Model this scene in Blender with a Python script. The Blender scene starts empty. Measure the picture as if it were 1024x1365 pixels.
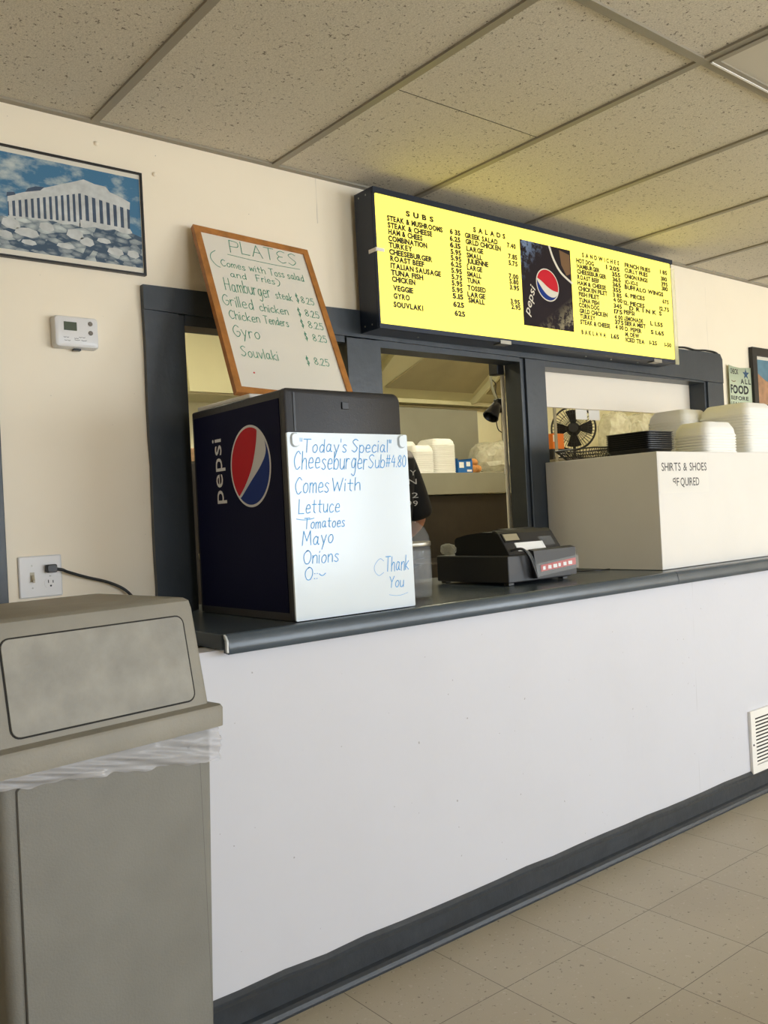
import bpy, bmesh, math, random
from mathutils import Vector, Matrix
random.seed(7)
SC = bpy.context.scene
COL = SC.collection
D = bpy.data
R = math.radians

# ------------------------------------------------------------------ camera
H = 2.377                       # ceiling height
cam_d = D.cameras.new('camera'); cam = D.objects.new('camera', cam_d); COL.objects.link(cam)
CR = Matrix(((0.77636943, 0.03735293, -0.6291703), (-0.62812224, -0.03664109, -0.77725149), (-0.0520861, 0.99863016, -0.00498482)))
cam.matrix_world = Matrix.Translation((-0.41067, -2.48831, 1.19468)) @ CR.to_4x4()
cam_d.sensor_fit = 'HORIZONTAL'; cam_d.sensor_width = 36.0; cam_d.lens = 1179.014 / 1024 * 36.0
cam_d.clip_start = 0.02; cam_d.clip_end = 200
SC.camera = cam

# ------------------------------------------------------------------ light and exposure
SC.view_settings.view_transform = 'Standard'; SC.view_settings.look = 'None'
SC.view_settings.gamma = 1.0; SC.view_settings.use_curve_mapping = False
SC.view_settings.exposure = 0.0
W = D.worlds.new('world'); SC.world = W; W.use_nodes = True
bg = W.node_tree.nodes['Background']; bg.inputs[0].default_value = (0.62, 0.78, 1.0, 1); bg.inputs[1].default_value = 1.2

def lamp(name, kind, loc, aim, energy, col, sx=1, sy=1):
    l = D.lights.new(name, kind); o = D.objects.new(name, l); COL.objects.link(o)
    o.location = loc
    o.rotation_euler = (Vector(aim) - Vector(loc)).to_track_quat('-Z', 'Y').to_euler()
    l.energy = energy; l.color = col
    if kind == 'AREA': l.shape = 'RECTANGLE'; l.size = sx; l.size_y = sy
    return o
# daylight through the three shop windows behind the camera
for x, e in ((1.1, 62), (3.9, 80), (6.6, 112)):
    lamp('window_daylight', 'AREA', (x, -5.56, 1.42), (x - 0.3, 0, 0.75), e, (0.84, 0.92, 1.0), 1.9, 1.5)
sun = lamp('sun', 'SUN', (0, -9, 8), (0.4, -4.6, 0), 33.0, (1.0, 0.84, 0.60)); sun.data.angle = R(0.6)
# fluorescent light of the kitchen
for x, y in ((1.5, 1.15), (3.6, 1.2), (5.9, 1.2)):
    lamp('kitchen_tube_light', 'AREA', (x, y, 2.5), (x, y, 0), 15, (1.0, 0.96, 0.74), 1.2, 0.3)

# ------------------------------------------------------------------ materials
def lin(c):
    c = c / 255.0
    return c / 12.92 if c <= 0.04045 else ((c + 0.055) / 1.055) ** 2.4
def rgb(r, g, b): return (lin(r), lin(g), lin(b), 1.0)
def mat(name, col, rough=0.6, metal=0.0, var=0.0, vscale=6.0, bump=0.0, bscale=60.0, spec=0.5, trans=0.0, alpha=1.0, emis=0.0, coat=0.0):
    m = D.materials.new(name); m.use_nodes = True
    nt = m.node_tree; p = nt.nodes['Principled BSDF']
    c = rgb(*col)
    p.inputs['Base Color'].default_value = c
    p.inputs['Roughness'].default_value = rough; p.inputs['Metallic'].default_value = metal
    p.inputs['Specular IOR Level'].default_value = spec
    p.inputs['Transmission Weight'].default_value = trans
    p.inputs['Alpha'].default_value = alpha
    p.inputs['Coat Weight'].default_value = coat
    if emis:
        p.inputs['Emission Color'].default_value = c; p.inputs['Emission Strength'].default_value = emis
    if var or bump:
        tc = nt.nodes.new('ShaderNodeTexCoord')
    if var:
        n = nt.nodes.new('ShaderNodeTexNoise'); n.inputs['Scale'].default_value = vscale; n.inputs['Detail'].default_value = 6
        nt.links.new(tc.outputs['Object'], n.inputs['Vector'])
        r = nt.nodes.new('ShaderNodeValToRGB')
        r.color_ramp.elements[0].position = 0.3; r.color_ramp.elements[1].position = 0.7
        r.color_ramp.elements[0].color = (c[0] * (1 - var), c[1] * (1 - var), c[2] * (1 - var), 1)
        r.color_ramp.elements[1].color = (min(1, c[0] * (1 + var)), min(1, c[1] * (1 + var)), min(1, c[2] * (1 + var)), 1)
        nt.links.new(n.outputs['Fac'], r.inputs['Fac']); nt.links.new(r.outputs['Color'], p.inputs['Base Color'])
    if bump:
        n2 = nt.nodes.new('ShaderNodeTexNoise'); n2.inputs['Scale'].default_value = bscale; n2.inputs['Detail'].default_value = 4
        nt.links.new(tc.outputs['Object'], n2.inputs['Vector'])
        b = nt.nodes.new('ShaderNodeBump'); b.inputs['Strength'].default_value = bump; b.inputs['Distance'].default_value = 0.01
        nt.links.new(n2.outputs['Fac'], b.inputs['Height']); nt.links.new(b.outputs['Normal'], p.inputs['Normal'])
    return m
def math_node(nt, op, a, b=None):
    n = nt.nodes.new('ShaderNodeMath'); n.operation = op
    for i, v in enumerate((a, b)):
        if v is None: continue
        if isinstance(v, (int, float)): n.inputs[i].default_value = v
        else: nt.links.new(v, n.inputs[i])
    return n.outputs[0]
def mix_col(nt, fac, a, b):
    n = nt.nodes.new('ShaderNodeMix'); n.data_type = 'RGBA'
    if isinstance(fac, (int, float)): n.inputs[0].default_value = fac
    else: nt.links.new(fac, n.inputs[0])
    for i, v in ((6, a), (7, b)):
        if isinstance(v, tuple): n.inputs[i].default_value = v
        else: nt.links.new(v, n.inputs[i])
    return n.outputs[2]
def noise(nt, vec, scale, detail=2.0, rough=0.5):
    n = nt.nodes.new('ShaderNodeTexNoise'); n.inputs['Scale'].default_value = scale
    n.inputs['Detail'].default_value = detail; n.inputs['Roughness'].default_value = rough
    nt.links.new(vec, n.inputs['Vector']); return n.outputs['Fac']
def ramp(nt, v, a, b):
    n = nt.nodes.new('ShaderNodeMapRange'); n.clamp = True
    nt.links.new(v, n.inputs[0]); n.inputs[1].default_value = a; n.inputs[2].default_value = b
    return n.outputs[0]

def floor_material():
    m = mat('vinyl_tile', (206, 195, 170), 0.38); nt = m.node_tree; p = nt.nodes['Principled BSDF']
    tc = nt.nodes.new('ShaderNodeTexCoord'); mp = nt.nodes.new('ShaderNodeMapping')
    nt.links.new(tc.outputs['Object'], mp.inputs['Vector'])
    mp.inputs['Location'].default_value = (-1.1742, 0.9152, 0)
    br = nt.nodes.new('ShaderNodeTexBrick'); br.offset = 0.0; br.squash = 1.0
    nt.links.new(mp.outputs['Vector'], br.inputs['Vector'])
    br.inputs['Scale'].default_value = 1.0; br.inputs['Brick Width'].default_value = 0.3048; br.inputs['Row Height'].default_value = 0.3048
    br.inputs['Mortar Size'].default_value = 0.0011; br.inputs['Mortar Smooth'].default_value = 0.3
    br.inputs['Color1'].default_value = rgb(180, 169, 145); br.inputs['Color2'].default_value = rgb(175, 163, 139)
    br.inputs['Mortar'].default_value = rgb(72, 62, 50)
    v = tc.outputs['Object']
    dark = ramp(nt, noise(nt, v, 70, 3, 0.62), 0.645, 0.68)
    lite = ramp(nt, noise(nt, v, 60, 3, 0.6), 0.62, 0.70)
    dirt = ramp(nt, noise(nt, v, 2.5, 4), 0.35, 0.75)
    c = mix_col(nt, math_node(nt, 'MULTIPLY', dirt, 0.22), br.outputs['Color'], rgb(132, 116, 92))
    c = mix_col(nt, math_node(nt, 'MULTIPLY', lite, 0.35), c, rgb(206, 198, 180))
    c = mix_col(nt, math_node(nt, 'MULTIPLY', dark, 0.75), c, rgb(92, 78, 60))
    nt.links.new(c, p.inputs['Base Color'])
    return m
def ceiling_material():
    m = mat('acoustic_tile', (215, 205, 188), 0.95, spec=0.1); nt = m.node_tree; p = nt.nodes['Principled BSDF']
    tc = nt.nodes.new('ShaderNodeTexCoord'); v = tc.outputs['Object']
    a = ramp(nt, noise(nt, v, 95, 3, 0.62), 0.62, 0.67)
    b = ramp(nt, noise(nt, v, 210, 2, 0.6), 0.62, 0.68)
    f = ramp(nt, noise(nt, v, 300, 2, 0.5), 0.40, 0.60)
    c = mix_col(nt, f, rgb(206, 198, 180), rgb(222, 214, 196))
    c = mix_col(nt, math_node(nt, 'MULTIPLY', b, 0.35), c, rgb(104, 92, 74))
    c = mix_col(nt, math_node(nt, 'MULTIPLY', a, 0.75), c, rgb(82, 70, 54))
    nt.links.new(c, p.inputs['Base Color'])
    bu = nt.nodes.new('ShaderNodeBump'); bu.inputs['Strength'].default_value = 0.25; bu.inputs['Distance'].default_value = 0.004
    nt.links.new(noise(nt, v, 160, 4), bu.inputs['Height']); nt.links.new(bu.outputs['Normal'], p.inputs['Normal'])
    return m
def wall_material(name, col, crack_x=None):
    m = mat(name, col, 0.45); nt = m.node_tree; p = nt.nodes['Principled BSDF']
    tc = nt.nodes.new('ShaderNodeTexCoord'); v = tc.outputs['Object']
    c0 = rgb(*col)
    scuff = ramp(nt, noise(nt, v, 3.0, 6, 0.6), 0.45, 0.8)
    dots = ramp(nt, noise(nt, v, 75, 1, 0.4), 0.80, 0.815)
    c = mix_col(nt, math_node(nt, 'MULTIPLY', scuff, 0.12), c0, rgb(max(0, col[0] - 30), max(0, col[1] - 32), max(0, col[2] - 38)))
    c = mix_col(nt, math_node(nt, 'MULTIPLY', dots, 0.5), c, rgb(110, 100, 90))
    if crack_x:
        for cx, lean, zl, zh in crack_x:
            sx = nt.nodes.new('ShaderNodeSeparateXYZ'); nt.links.new(v, sx.inputs[0])
            wob = math_node(nt, 'MULTIPLY', math_node(nt, 'SUBTRACT', noise(nt, v, 5, 3), 0.5), 0.012)
            xx = math_node(nt, 'ADD', math_node(nt, 'SUBTRACT', sx.outputs[0], cx), wob)
            xx = math_node(nt, 'ADD', xx, math_node(nt, 'MULTIPLY', sx.outputs[2], lean))
            d = math_node(nt, 'SUBTRACT', 1.0, ramp(nt, math_node(nt, 'ABSOLUTE', xx), 0.0006, 0.0022))
            zz = math_node(nt, 'MULTIPLY', math_node(nt, 'GREATER_THAN', sx.outputs[2], zl), math_node(nt, 'LESS_THAN', sx.outputs[2], zh))
            fade = ramp(nt, noise(nt, v, 4, 2), 0.35, 0.55)
            c = mix_col(nt, math_node(nt, 'MULTIPLY', math_node(nt, 'MULTIPLY', math_node(nt, 'MULTIPLY', d, zz), fade), 0.40), c, rgb(120, 108, 96))
    nt.links.new(c, p.inputs['Base Color'])
    bu = nt.nodes.new('ShaderNodeBump'); bu.inputs['Strength'].default_value = 0.12; bu.inputs['Distance'].default_value = 0.01
    nt.links.new(noise(nt, v, 9, 3), bu.inputs['Height']); nt.links.new(bu.outputs['Normal'], p.inputs['Normal'])
    return m

M = {}
M['floor'] = floor_material(); M['ceiling'] = ceiling_material()
M['wall'] = wall_material('cream_white_paint', (249, 236, 211), [(1.375, 0.0, 2.22, 2.4), (3.83, 0.0, 1.9, 2.3)])
M['lowwall'] = wall_material('white_semi_gloss_paint', (212, 212, 218), [(2.565, -0.028, 0.06, 0.90)])
M['trim'] = mat('slate_grey_gloss_paint', (54, 60, 66), 0.36, var=0.10, vscale=9, bump=0.10, bscale=30)
M['counter'] = mat('slate_grey_counter_paint', (72, 82, 91), 0.26, var=0.08, vscale=8, bump=0.06, bscale=40)
M['base'] = mat('dark_slate_base_paint', (42, 47, 53), 0.45, var=0.18, vscale=14, bump=0.25, bscale=30)
M['grid'] = mat('ceiling_grid_enamel', (150, 142, 124), 0.5)
M['white'] = mat('white_enamel', (240, 236, 228), 0.4)
M['boxwhite'] = mat('white_painted_plywood', (230, 225, 216), 0.42, var=0.02, vscale=5, bump=0.05, bscale=12)
M['can'] = mat('grey_beige_plastic_shaded', (127, 125, 117), 0.55, var=0.08, vscale=7, bump=0.10, bscale=220)  # same plastic as the hood; weaker light low down is put into this colour
M['canhood'] = mat('beige_plastic_lit', (141, 136, 123), 0.5, var=0.08, vscale=9, bump=0.10, bscale=220)
M['candoor'] = mat('scuffed_grey_beige_plastic', (144, 140, 128), 0.45, var=0.18, vscale=16, bump=0.10, bscale=220)
M['sidewall'] = mat('toned_down_side_wall', (176, 158, 136), 0.6, var=0.1, vscale=3)  # unseen left wall, tone darkened to weaken light from the left
M['gap'] = mat('dark_gap', (38, 36, 32), 0.8)
M['bag'] = mat('clear_plastic_liner', (222, 222, 226), 0.22, trans=0.0, alpha=0.42)
M['black'] = mat('black_plastic', (20, 20, 21), 0.35)
M['blackmatt'] = mat('matt_black_plastic', (24, 24, 24), 0.65)
M['navy'] = mat('navy_vinyl', (8, 12, 50), 0.6, spec=0.12)
M['coolerblack'] = mat('textured_black_plastic', (36, 35, 37), 0.42, bump=0.08, bscale=300)
M['steel'] = mat('stainless_steel', (172, 168, 156), 0.34, 0.85, var=0.06, vscale=4)
M['dullsteel'] = mat('dull_steel_panel', (150, 148, 130), 0.5, 0.35, var=0.06, vscale=4)
M['darksteel'] = mat('greasy_dark_steel', (48, 42, 34), 0.5, 0.4, var=0.25, vscale=5)
M['signblue'] = mat('dark_blue_sheet_metal', (24, 36, 56), 0.35, 0.1)
M['signface'] = mat('lit_yellow_acrylic', (255, 238, 102), 0.25, emis=0.92)
M['acrylic'] = mat('clear_acrylic', (255, 248, 200), 0.1, alpha=0.35)
M['letters'] = mat('black_changeable_letters', (26, 20, 6), 0.4)
M['red'] = mat('logo_red', (206, 28, 44), 0.55, spec=0.2)
M['logoblue'] = mat('logo_blue', (16, 52, 132), 0.55, spec=0.2)
M['logowhite'] = mat('logo_white', (226, 228, 232), 0.55, spec=0.2)
M['oak'] = mat('oak_frame', (176, 116, 58), 0.4, var=0.22, vscale=30)
M['board'] = mat('whiteboard_gloss', (236, 230, 216), 0.14, var=0.015, vscale=5)
M['board2'] = mat('whiteboard_sheet_gloss', (226, 236, 242), 0.16)
M['greenink'] = mat('green_marker_ink', (74, 150, 122), 0.6)
M['blueink'] = mat('blue_marker_ink', (72, 166, 232), 0.6)
M['valance'] = mat('cream_painted_board', (243, 232, 214), 0.5)
M['paper'] = mat('white_paper', (234, 229, 219), 0.7)
M['labelpaper'] = mat('white_label_paper', (250, 250, 248), 0.4)
M['inkgrey'] = mat('grey_lettering', (70, 66, 62), 0.6)
M['foam'] = mat('white_foam', (252, 249, 240), 0.62, bump=0.06, bscale=200)
M['clear'] = mat('clear_bottle_plastic', (232, 236, 238), 0.08, trans=0.0, alpha=0.11)
M['clearfilm'] = mat('clear_crinkled_film', (236, 232, 210), 0.2, alpha=0.42, var=0.2, vscale=25, bump=0.9, bscale=35)
M['register'] = mat('charcoal_register_plastic', (46, 45, 46), 0.42)
M['regdark'] = mat('black_register_plastic', (16, 15, 15), 0.5)
M['lcd'] = mat('pale_display_glass', (168, 158, 130), 0.25)
M['greenlcd'] = mat('green_lcd', (74, 84, 66), 0.25)
M['redprint'] = mat('red_printed_strip', (206, 62, 58), 0.5)
M['kwall'] = wall_material('kitchen_cream_paint', (228, 222, 184))
M['hood'] = mat('cream_painted_hood', (208, 202, 160), 0.5, var=0.06, vscale=3)
M['hooddark'] = mat('greasy_tan_hood_panel', (164, 154, 116), 0.5, var=0.10, vscale=4)
M['brown'] = mat('brown_cardboard', (120, 88, 56), 0.8)
M['orange'] = mat('orange_carton', (224, 120, 34), 0.6)
M['bluebox'] = mat('blue_carton', (28, 104, 176), 0.6)
M['bun'] = mat('orange_brown_bread', (214, 150, 84), 0.7, var=0.2, vscale=30)
M['skin'] = mat('skin', (172, 118, 90), 0.55)
M['hair'] = mat('dark_hair', (40, 30, 24), 0.6)
M['shirt'] = mat('black_cotton', (17, 17, 18), 0.85, bump=0.2, bscale=40)
M['shirtprint'] = mat('pale_shirt_print', (184, 184, 180), 0.7)
M['jeans'] = mat('dark_trousers', (34, 36, 44), 0.85)
M['frameblack'] = mat('black_picture_frame', (28, 24, 22), 0.4)
M['mount'] = mat('cream_mount_card', (226, 218, 200), 0.5)
M['greenpaper'] = mat('pale_green_paper', (196, 206, 176), 0.7)
M['toggle'] = mat('ivory_toggle', (186, 176, 152), 0.4)
M['seam'] = mat('panel_seam_shadow_gap', (84, 80, 72), 0.7)
M['plate'] = mat('white_switch_plate', (232, 230, 228), 0.3)
M['brass'] = mat('dull_screw_metal', (170, 168, 160), 0.4, 0.8)
M['edge'] = mat('worn_pale_edge', (206, 208, 206), 0.5, var=0.2, vscale=60)

# ------------------------------------------------------------------ mesh builder
class MB:
    def __init__(s): s.bm = bmesh.new(); s.mi = 0
    def face(s, pts):
        f = s.bm.faces.new([s.bm.verts.new(p) for p in pts]); f.material_index = s.mi; return s
    def box(s, lo, hi, bev=0.0, seg=2):
        lo, hi = [min(a, b) for a, b in zip(lo, hi)], [max(a, b) for a, b in zip(lo, hi)]
        t = bmesh.new()
        v = [t.verts.new((x, y, z)) for x in (lo[0], hi[0]) for y in (lo[1], hi[1]) for z in (lo[2], hi[2])]
        for q in ((0, 1, 3, 2), (4, 6, 7, 5), (0, 4, 5, 1), (2, 3, 7, 6), (0, 2, 6, 4), (1, 5, 7, 3)): t.faces.new([v[i] for i in q])
        if bev: bmesh.ops.bevel(t, geom=t.edges[:], offset=bev, segments=seg, profile=0.5, affect='EDGES')
        return s.add(t)
    def add(s, t, mtx=None):
        mp = {}
        for v in t.verts: mp[v] = s.bm.verts.new(mtx @ v.co if mtx else v.co)
        for f in t.faces:
            try: s.bm.faces.new([mp[v] for v in f.verts]).material_index = s.mi
            except ValueError: pass
        t.free(); return s
    def loft(s, rings, cap0=True, cap1=True, closed=True):
        vs = [[s.bm.verts.new(p) for p in r] for r in rings]
        n = len(vs[0])
        for a, b in zip(vs, vs[1:]):
            for i in range(n if closed else n - 1):
                j = (i + 1) % n
                s.bm.faces.new((a[i], a[j], b[j], b[i])).material_index = s.mi
        if cap0: s.bm.faces.new(list(reversed(vs[0]))).material_index = s.mi
        if cap1: s.bm.faces.new(vs[-1]).material_index = s.mi
        return s
    def prism(s, poly, axis, a, b):
        def P(u, v, w): return {'X': (w, u, v), 'Y': (u, w, v), 'Z': (u, v, w)}[axis]
        return s.loft([[P(u, v, a) for u, v in poly], [P(u, v, b) for u, v in poly]])
    def tube(s, pts, r, seg=8, r2=None):
        pts = [Vector(p) for p in pts]; rings = []
        up = Vector((0, 0, 1)); n = len(pts)
        for i, p in enumerate(pts):
            t = (pts[min(i + 1, n - 1)] - pts[max(i - 1, 0)]).normalized()
            a = up - t * up.dot(t)
            if a.length < 1e-3: a = Vector((1, 0, 0)) - t * t.x
            a.normalize(); b = t.cross(a); up = a
            rr = r if r2 is None else r + (r2 - r) * i / (n - 1)
            rings.append([p + (a * math.cos(2 * math.pi * k / seg) + b * math.sin(2 * math.pi * k / seg)) * rr for k in range(seg)])
        return s.loft(rings)
    def lathe(s, prof, c, seg=24, axis='Z', cap=True):
        rings = []
        for r, h in prof:
            ring = []
            for k in range(seg):
                u, v = r * math.cos(2 * math.pi * k / seg), r * math.sin(2 * math.pi * k / seg)
                ring.append({'Z': (c[0] + u, c[1] + v, c[2] + h), 'Y': (c[0] + u, c[1] + h, c[2] + v), 'X': (c[0] + h, c[1] + u, c[2] + v)}[axis])
            rings.append(ring)
        return s.loft(rings, cap, cap)
    def build(s, name, m, parent=None, local=False, smooth=None):
        bm = s.bm
        if parent is not None and not local:
            off = Vector((0, 0, 0)); q = parent
            while q is not None: off += q.location; q = q.parent
            for v in bm.verts: v.co -= off
        bmesh.ops.recalc_face_normals(bm, faces=bm.faces[:])
        me = D.meshes.new(name); bm.to_mesh(me); bm.free()
        for mm in (m if isinstance(m, (list, tuple)) else [m]): me.materials.append(M[mm] if isinstance(mm, str) else mm)
        if smooth:
            for p in me.polygons: p.use_smooth = True
            me.set_sharp_from_angle(angle=R(smooth))
        o = D.objects.new(name, me); COL.objects.link(o)
        if parent is not None: o.parent = parent
        return o
def tag(o, label, cat, group=None):
    o['label'] = label; o['category'] = cat
    if group: o['group'] = group
    return o
def thing(name, loc, label, cat, group=None, rz=0.0):
    o = D.objects.new(name, None); COL.objects.link(o); o.empty_display_size = 0.05
    o.location = loc; o.rotation_euler = (0, 0, rz)
    return tag(o, label, cat, group)
def struct(o): o['kind'] = 'structure'; return o
def dup(root, loc, label=None):
    def cp(o, par):
        c = o.copy(); COL.objects.link(c); c.parent = par
        for ch in o.children: cp(ch, c)
        return c
    kids = list(root.children)
    r = root.copy(); COL.objects.link(r); r.location = loc
    for ch in kids: cp(ch, r)
    if label: r['label'] = label
    return r
def rrect(x0, y0, x1, y1, r, n=5):
    pts = []
    for cx, cy, a0 in ((x1 - r, y1 - r, 0), (x0 + r, y1 - r, 90), (x0 + r, y0 + r, 180), (x1 - r, y0 + r, 270)):
        for k in range(n + 1):
            a = R(a0 + 90 * k / n); pts.append((cx + r * math.cos(a), cy + r * math.sin(a)))
    return pts
def spline(pts, n=6):
    pts = [Vector(p) for p in pts]
    if len(pts) < 3: return pts
    e = [pts[0] * 2 - pts[1]] + pts + [pts[-1] * 2 - pts[-2]]; out = []
    for i in range(1, len(e) - 2):
        a, b, c, d = e[i - 1:i + 3]
        for k in range(n):
            t = k / n
            out.append(0.5 * ((2 * b) + (c - a) * t + (2 * a - 5 * b + 4 * c - d) * t * t + (3 * b - a - 3 * c + d) * t ** 3))
    out.append(pts[-1]); return out

# printed letters: glyph outlines of the built-in font
_gl = {}
def glyph(ch, bold=0.0):
    k = (ch, bold)
    if k in _gl: return _gl[k]
    cu = D.curves.new('glyph', 'FONT'); cu.body = ch; cu.size = 1.0; cu.offset = bold; cu.resolution_u = 3
    o = D.objects.new('glyph', cu); COL.objects.link(o)
    dg = bpy.context.evaluated_depsgraph_get(); dg.update()
    ev = o.evaluated_get(dg); me = ev.to_mesh()
    vs = [(v.co.x, v.co.y) for v in me.vertices]; fs = [tuple(p.vertices) for p in me.polygons]
    ev.to_mesh_clear(); D.objects.remove(o); D.curves.remove(cu)
    x0 = min((v[0] for v in vs), default=0); x1 = max((v[0] for v in vs), default=0.25)
    _gl[k] = (vs, fs, x0, x1); return _gl[k]
def print_text(mb, text, x0, x1, base, h, P, bold=0.0, space=0.42, gap=0.10, shear=0.0):
    """letters between x0 and x1 on a baseline; P maps (u, v) to a point; h = cap height"""
    adv = []; x = 0.0; sc = h / 0.69
    for ch in text:
        if ch == ' ': x += space; continue
        vs, fs, a, b = glyph(ch, bold); adv.append((ch, x - a)); x += (b - a) + gap
    x -= gap
    k = (x1 - x0) / x if x1 is not None else sc
    for ch, ox in adv:
        vs, fs, a, b = glyph(ch, bold)
        bv = [mb.bm.verts.new(P(x0 + (vx + ox) * k + shear * vy * sc, base + vy * sc)) for vx, vy in vs]
        for f in fs:
            try: mb.bm.faces.new([bv[i] for i in f]).material_index = mb.mi
            except ValueError: pass

# hand lettering: single strokes
ST = {
'P': '0,0 .2,10|~0,10 5,9.5 6,7.5 5,5.3 0,5', 'L': '0,10 0,0 5.5,0', 'A': '0,0 3.5,10 7,0|1.3,4 5.7,4', 'T': '0,10 7,10|3.5,10 3.3,0',
'E': '~6,9.4 3,10 .3,7.5 1.7,5.2 4,5|~1.7,5.2 0,2.5 3,0 6,1', 'S': '~6,9 3.5,10 .8,8 3,5.4 5.5,3 3,0 0,1.2',
'C': '~6,8.5 3.5,10 .5,6.5 .5,3 3,0 6,1.5', 'H': '0,0 .4,10|6,0 6.2,10|0,5 6,5', 'G': '~6,8.5 3.5,10 .5,6.5 .8,2.5 3.5,0 6,2 6,4.5 3.5,4.5',
'F': '0,0 0,10 5.5,10|0,5.3 4,5.3', 'W': '0,10 1.8,0 4,7 6,0 8.5,10', 'M': '0,0 .8,10 4,3 7,10 8,0',
'O': '~4,10 1,8 .2,4.5 2,.5 5,.3 7,4 6.5,8 4,10 2.5,9.5', 'Y': '0,10 3,5 6,10|3,5 2.5,0', 'N': '0,0 0,10 6,0 6,10',
'a': '~4.5,5 2.5,6 .5,3.5 1,.7 3,.5 4.5,3.5 4.7,5.6|~4.7,5.6 4.5,2 5,.3 6,.5', 'b': '0,10 0,0|~0,3.5 2,6 4.5,4.5 4,1 2,0 0,1',
'c': '~4.5,5 2.5,6 .4,3.5 1,.5 3,0 4.8,1', 'd': '~4.5,5 2.5,6 .5,3.5 1,.6 3,.5 4.7,3|4.8,10 4.7,0', 'e': '~.5,3.2 4.5,3.5 3.8,5.8 1.8,5.8 .3,3 1.5,.2 4.8,.8',
'f': '~5,9.3 3,10 2,8 2,0|0,6 4.2,6', 'g': '~4.5,5 2.5,6 .5,3.5 1.2,.8 3.2,.8 4.7,4|~4.8,6 4.7,-1 3,-4 .5,-3', 'h': '0,10 0,0|~0,3.5 2,6 4,5.2 4.4,0',
'i': '0,6 0,0|0,8.2 .3,8.9', 'k': '0,10 0,0|4.2,6 0,2.8 4.6,0', 'l': '0,10 .1,0', 'm': '0,6 0,0|~0,4 1.5,6 3,5 3.2,0|~3.2,4 4.8,6 6.2,5 6.5,0',
'n': '0,6 0,0|~0,3.8 2,6 4,5 4.3,0', 'o': '~2.5,6 .4,4 .8,.8 3,.1 4.8,2.8 4,5.5 2.3,5.9', 'p': '0,6 0,-4|~0,4.5 2.2,6 4.5,4 3.5,.6 1.5,.2 0,1.2',
'r': '0,6 0,0|~0,3.5 1.5,5.8 3.5,5.6', 's': '~4,5.3 2,6 .5,4.6 2.5,3 3.8,1.3 2,0 0,.8', 't': '2,9 2,1 3.5,0|0,6 4.3,6', 'u': '~0,6 .3,1.2 2.2,0 4.2,2|4.4,6 4.4,0',
'v': '0,6 2.2,0 4.5,6', 'w': '0,6 1.5,0 3,5 4.6,0 6.2,6', 'y': '0,6 2.4,.5|4.8,6 1,-4',
'8': '~3,5.3 .8,7.5 2.8,10 5,8 3,5.3 .3,2.5 2.8,0 5.3,2.5 3,5.3', '2': '~.5,8 2.5,10 5,8 3,4 0,0|0,0 5.3,0', '5': '5,10 1,10 .6,5.8|~.6,5.8 3,6.5 5,3.5 3,0 0,1',
'9': '~3,9 .8,8.8 .6,6 3,5.5|3.2,10 3.2,3.5', '4': '3,10 0,4 5.5,4|4.5,7.5 4,0', '0': '~2.7,10 .6,7.5 .5,2.5 2.7,0 5,2.5 5,7.5 2.7,10', '$': '~5,8 3,9.3 1,7.5 3,5.3 5,3 3,.8 .8,2|3,11 3,-1',
'#': '1,0 2,10|4,0 5,10|0,3.2 6,3.2|.4,6.8 6.4,6.8', '(': '~3,11 .8,8 .3,4 2,0 3.5,-1', ')': '~0,11 2.5,8 2.8,4 1.5,0 0,-1', '"': '0,10.5 0,8|1.6,10.5 1.6,8', "'": '0,10.5 0,8', '.': '0,0 .4,.4', ':': '0,1 .3,1.2|0,5 .3,5.2', '~': '~0,4 2,2.5 4,2.5 6,4'}
def hand_text(mb, text, x0, x1, base, h, P, w=0.0014, shear=0.08, gap=1.9, space=4.0, jit=0.25):
    glyphs = []; x = 0.0
    for ch in text:
        if ch == ' ': x += space; continue
        strokes = []
        for st in ST[ch].split('|'):
            sm = st.startswith('~'); st = st.lstrip('~')
            pts = [tuple(float(c) for c in q.split(',')) for q in st.split()]
            strokes.append((sm, pts))
        wd = max(p[0] for _, ps in strokes for p in ps)
        glyphs.append((x, random.uniform(-jit, jit), strokes)); x += wd + gap
    x -= gap
    kx = (x1 - x0) / x; ky = h / 10.0
    o_ = Vector(P(x0, base)); nrm = (Vector(P(x0 + .01, base)) - o_).cross(Vector(P(x0, base + .01)) - o_).normalized(); lift = 0
    for gx, jy, strokes in glyphs:
        for sm, pts in strokes:
            pts = [Vector((x0 + (gx + px) * kx + shear * py * ky, base + (py + jy) * ky, 0)) for px, py in pts]
            runs = [spline(pts, 5)] if sm else [[p, q] for p, q in zip(pts, pts[1:])]
            for run in runs:
                n = len(run); L = []; Rr = []; lift += 1; dl = nrm * (0.00002 * lift)
                for i, p in enumerate(run):
                    t = run[min(i + 1, n - 1)] - run[max(i - 1, 0)]
                    t = t.normalized() if t.length > 1e-9 else Vector((1, 0, 0))
                    nn = Vector((-t.y, t.x, 0)) * (w / 2); p = p + t * (w * 0.35 * ((i == n - 1) - (i == 0)))
                    L.append(mb.bm.verts.new(Vector(P((p + nn).x, (p + nn).y)) + dl)); Rr.append(mb.bm.verts.new(Vector(P((p - nn).x, (p - nn).y)) + dl))
                for i in range(n - 1): mb.bm.faces.new((L[i], L[i + 1], Rr[i + 1], Rr[i])).material_index = mb.mi

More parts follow.
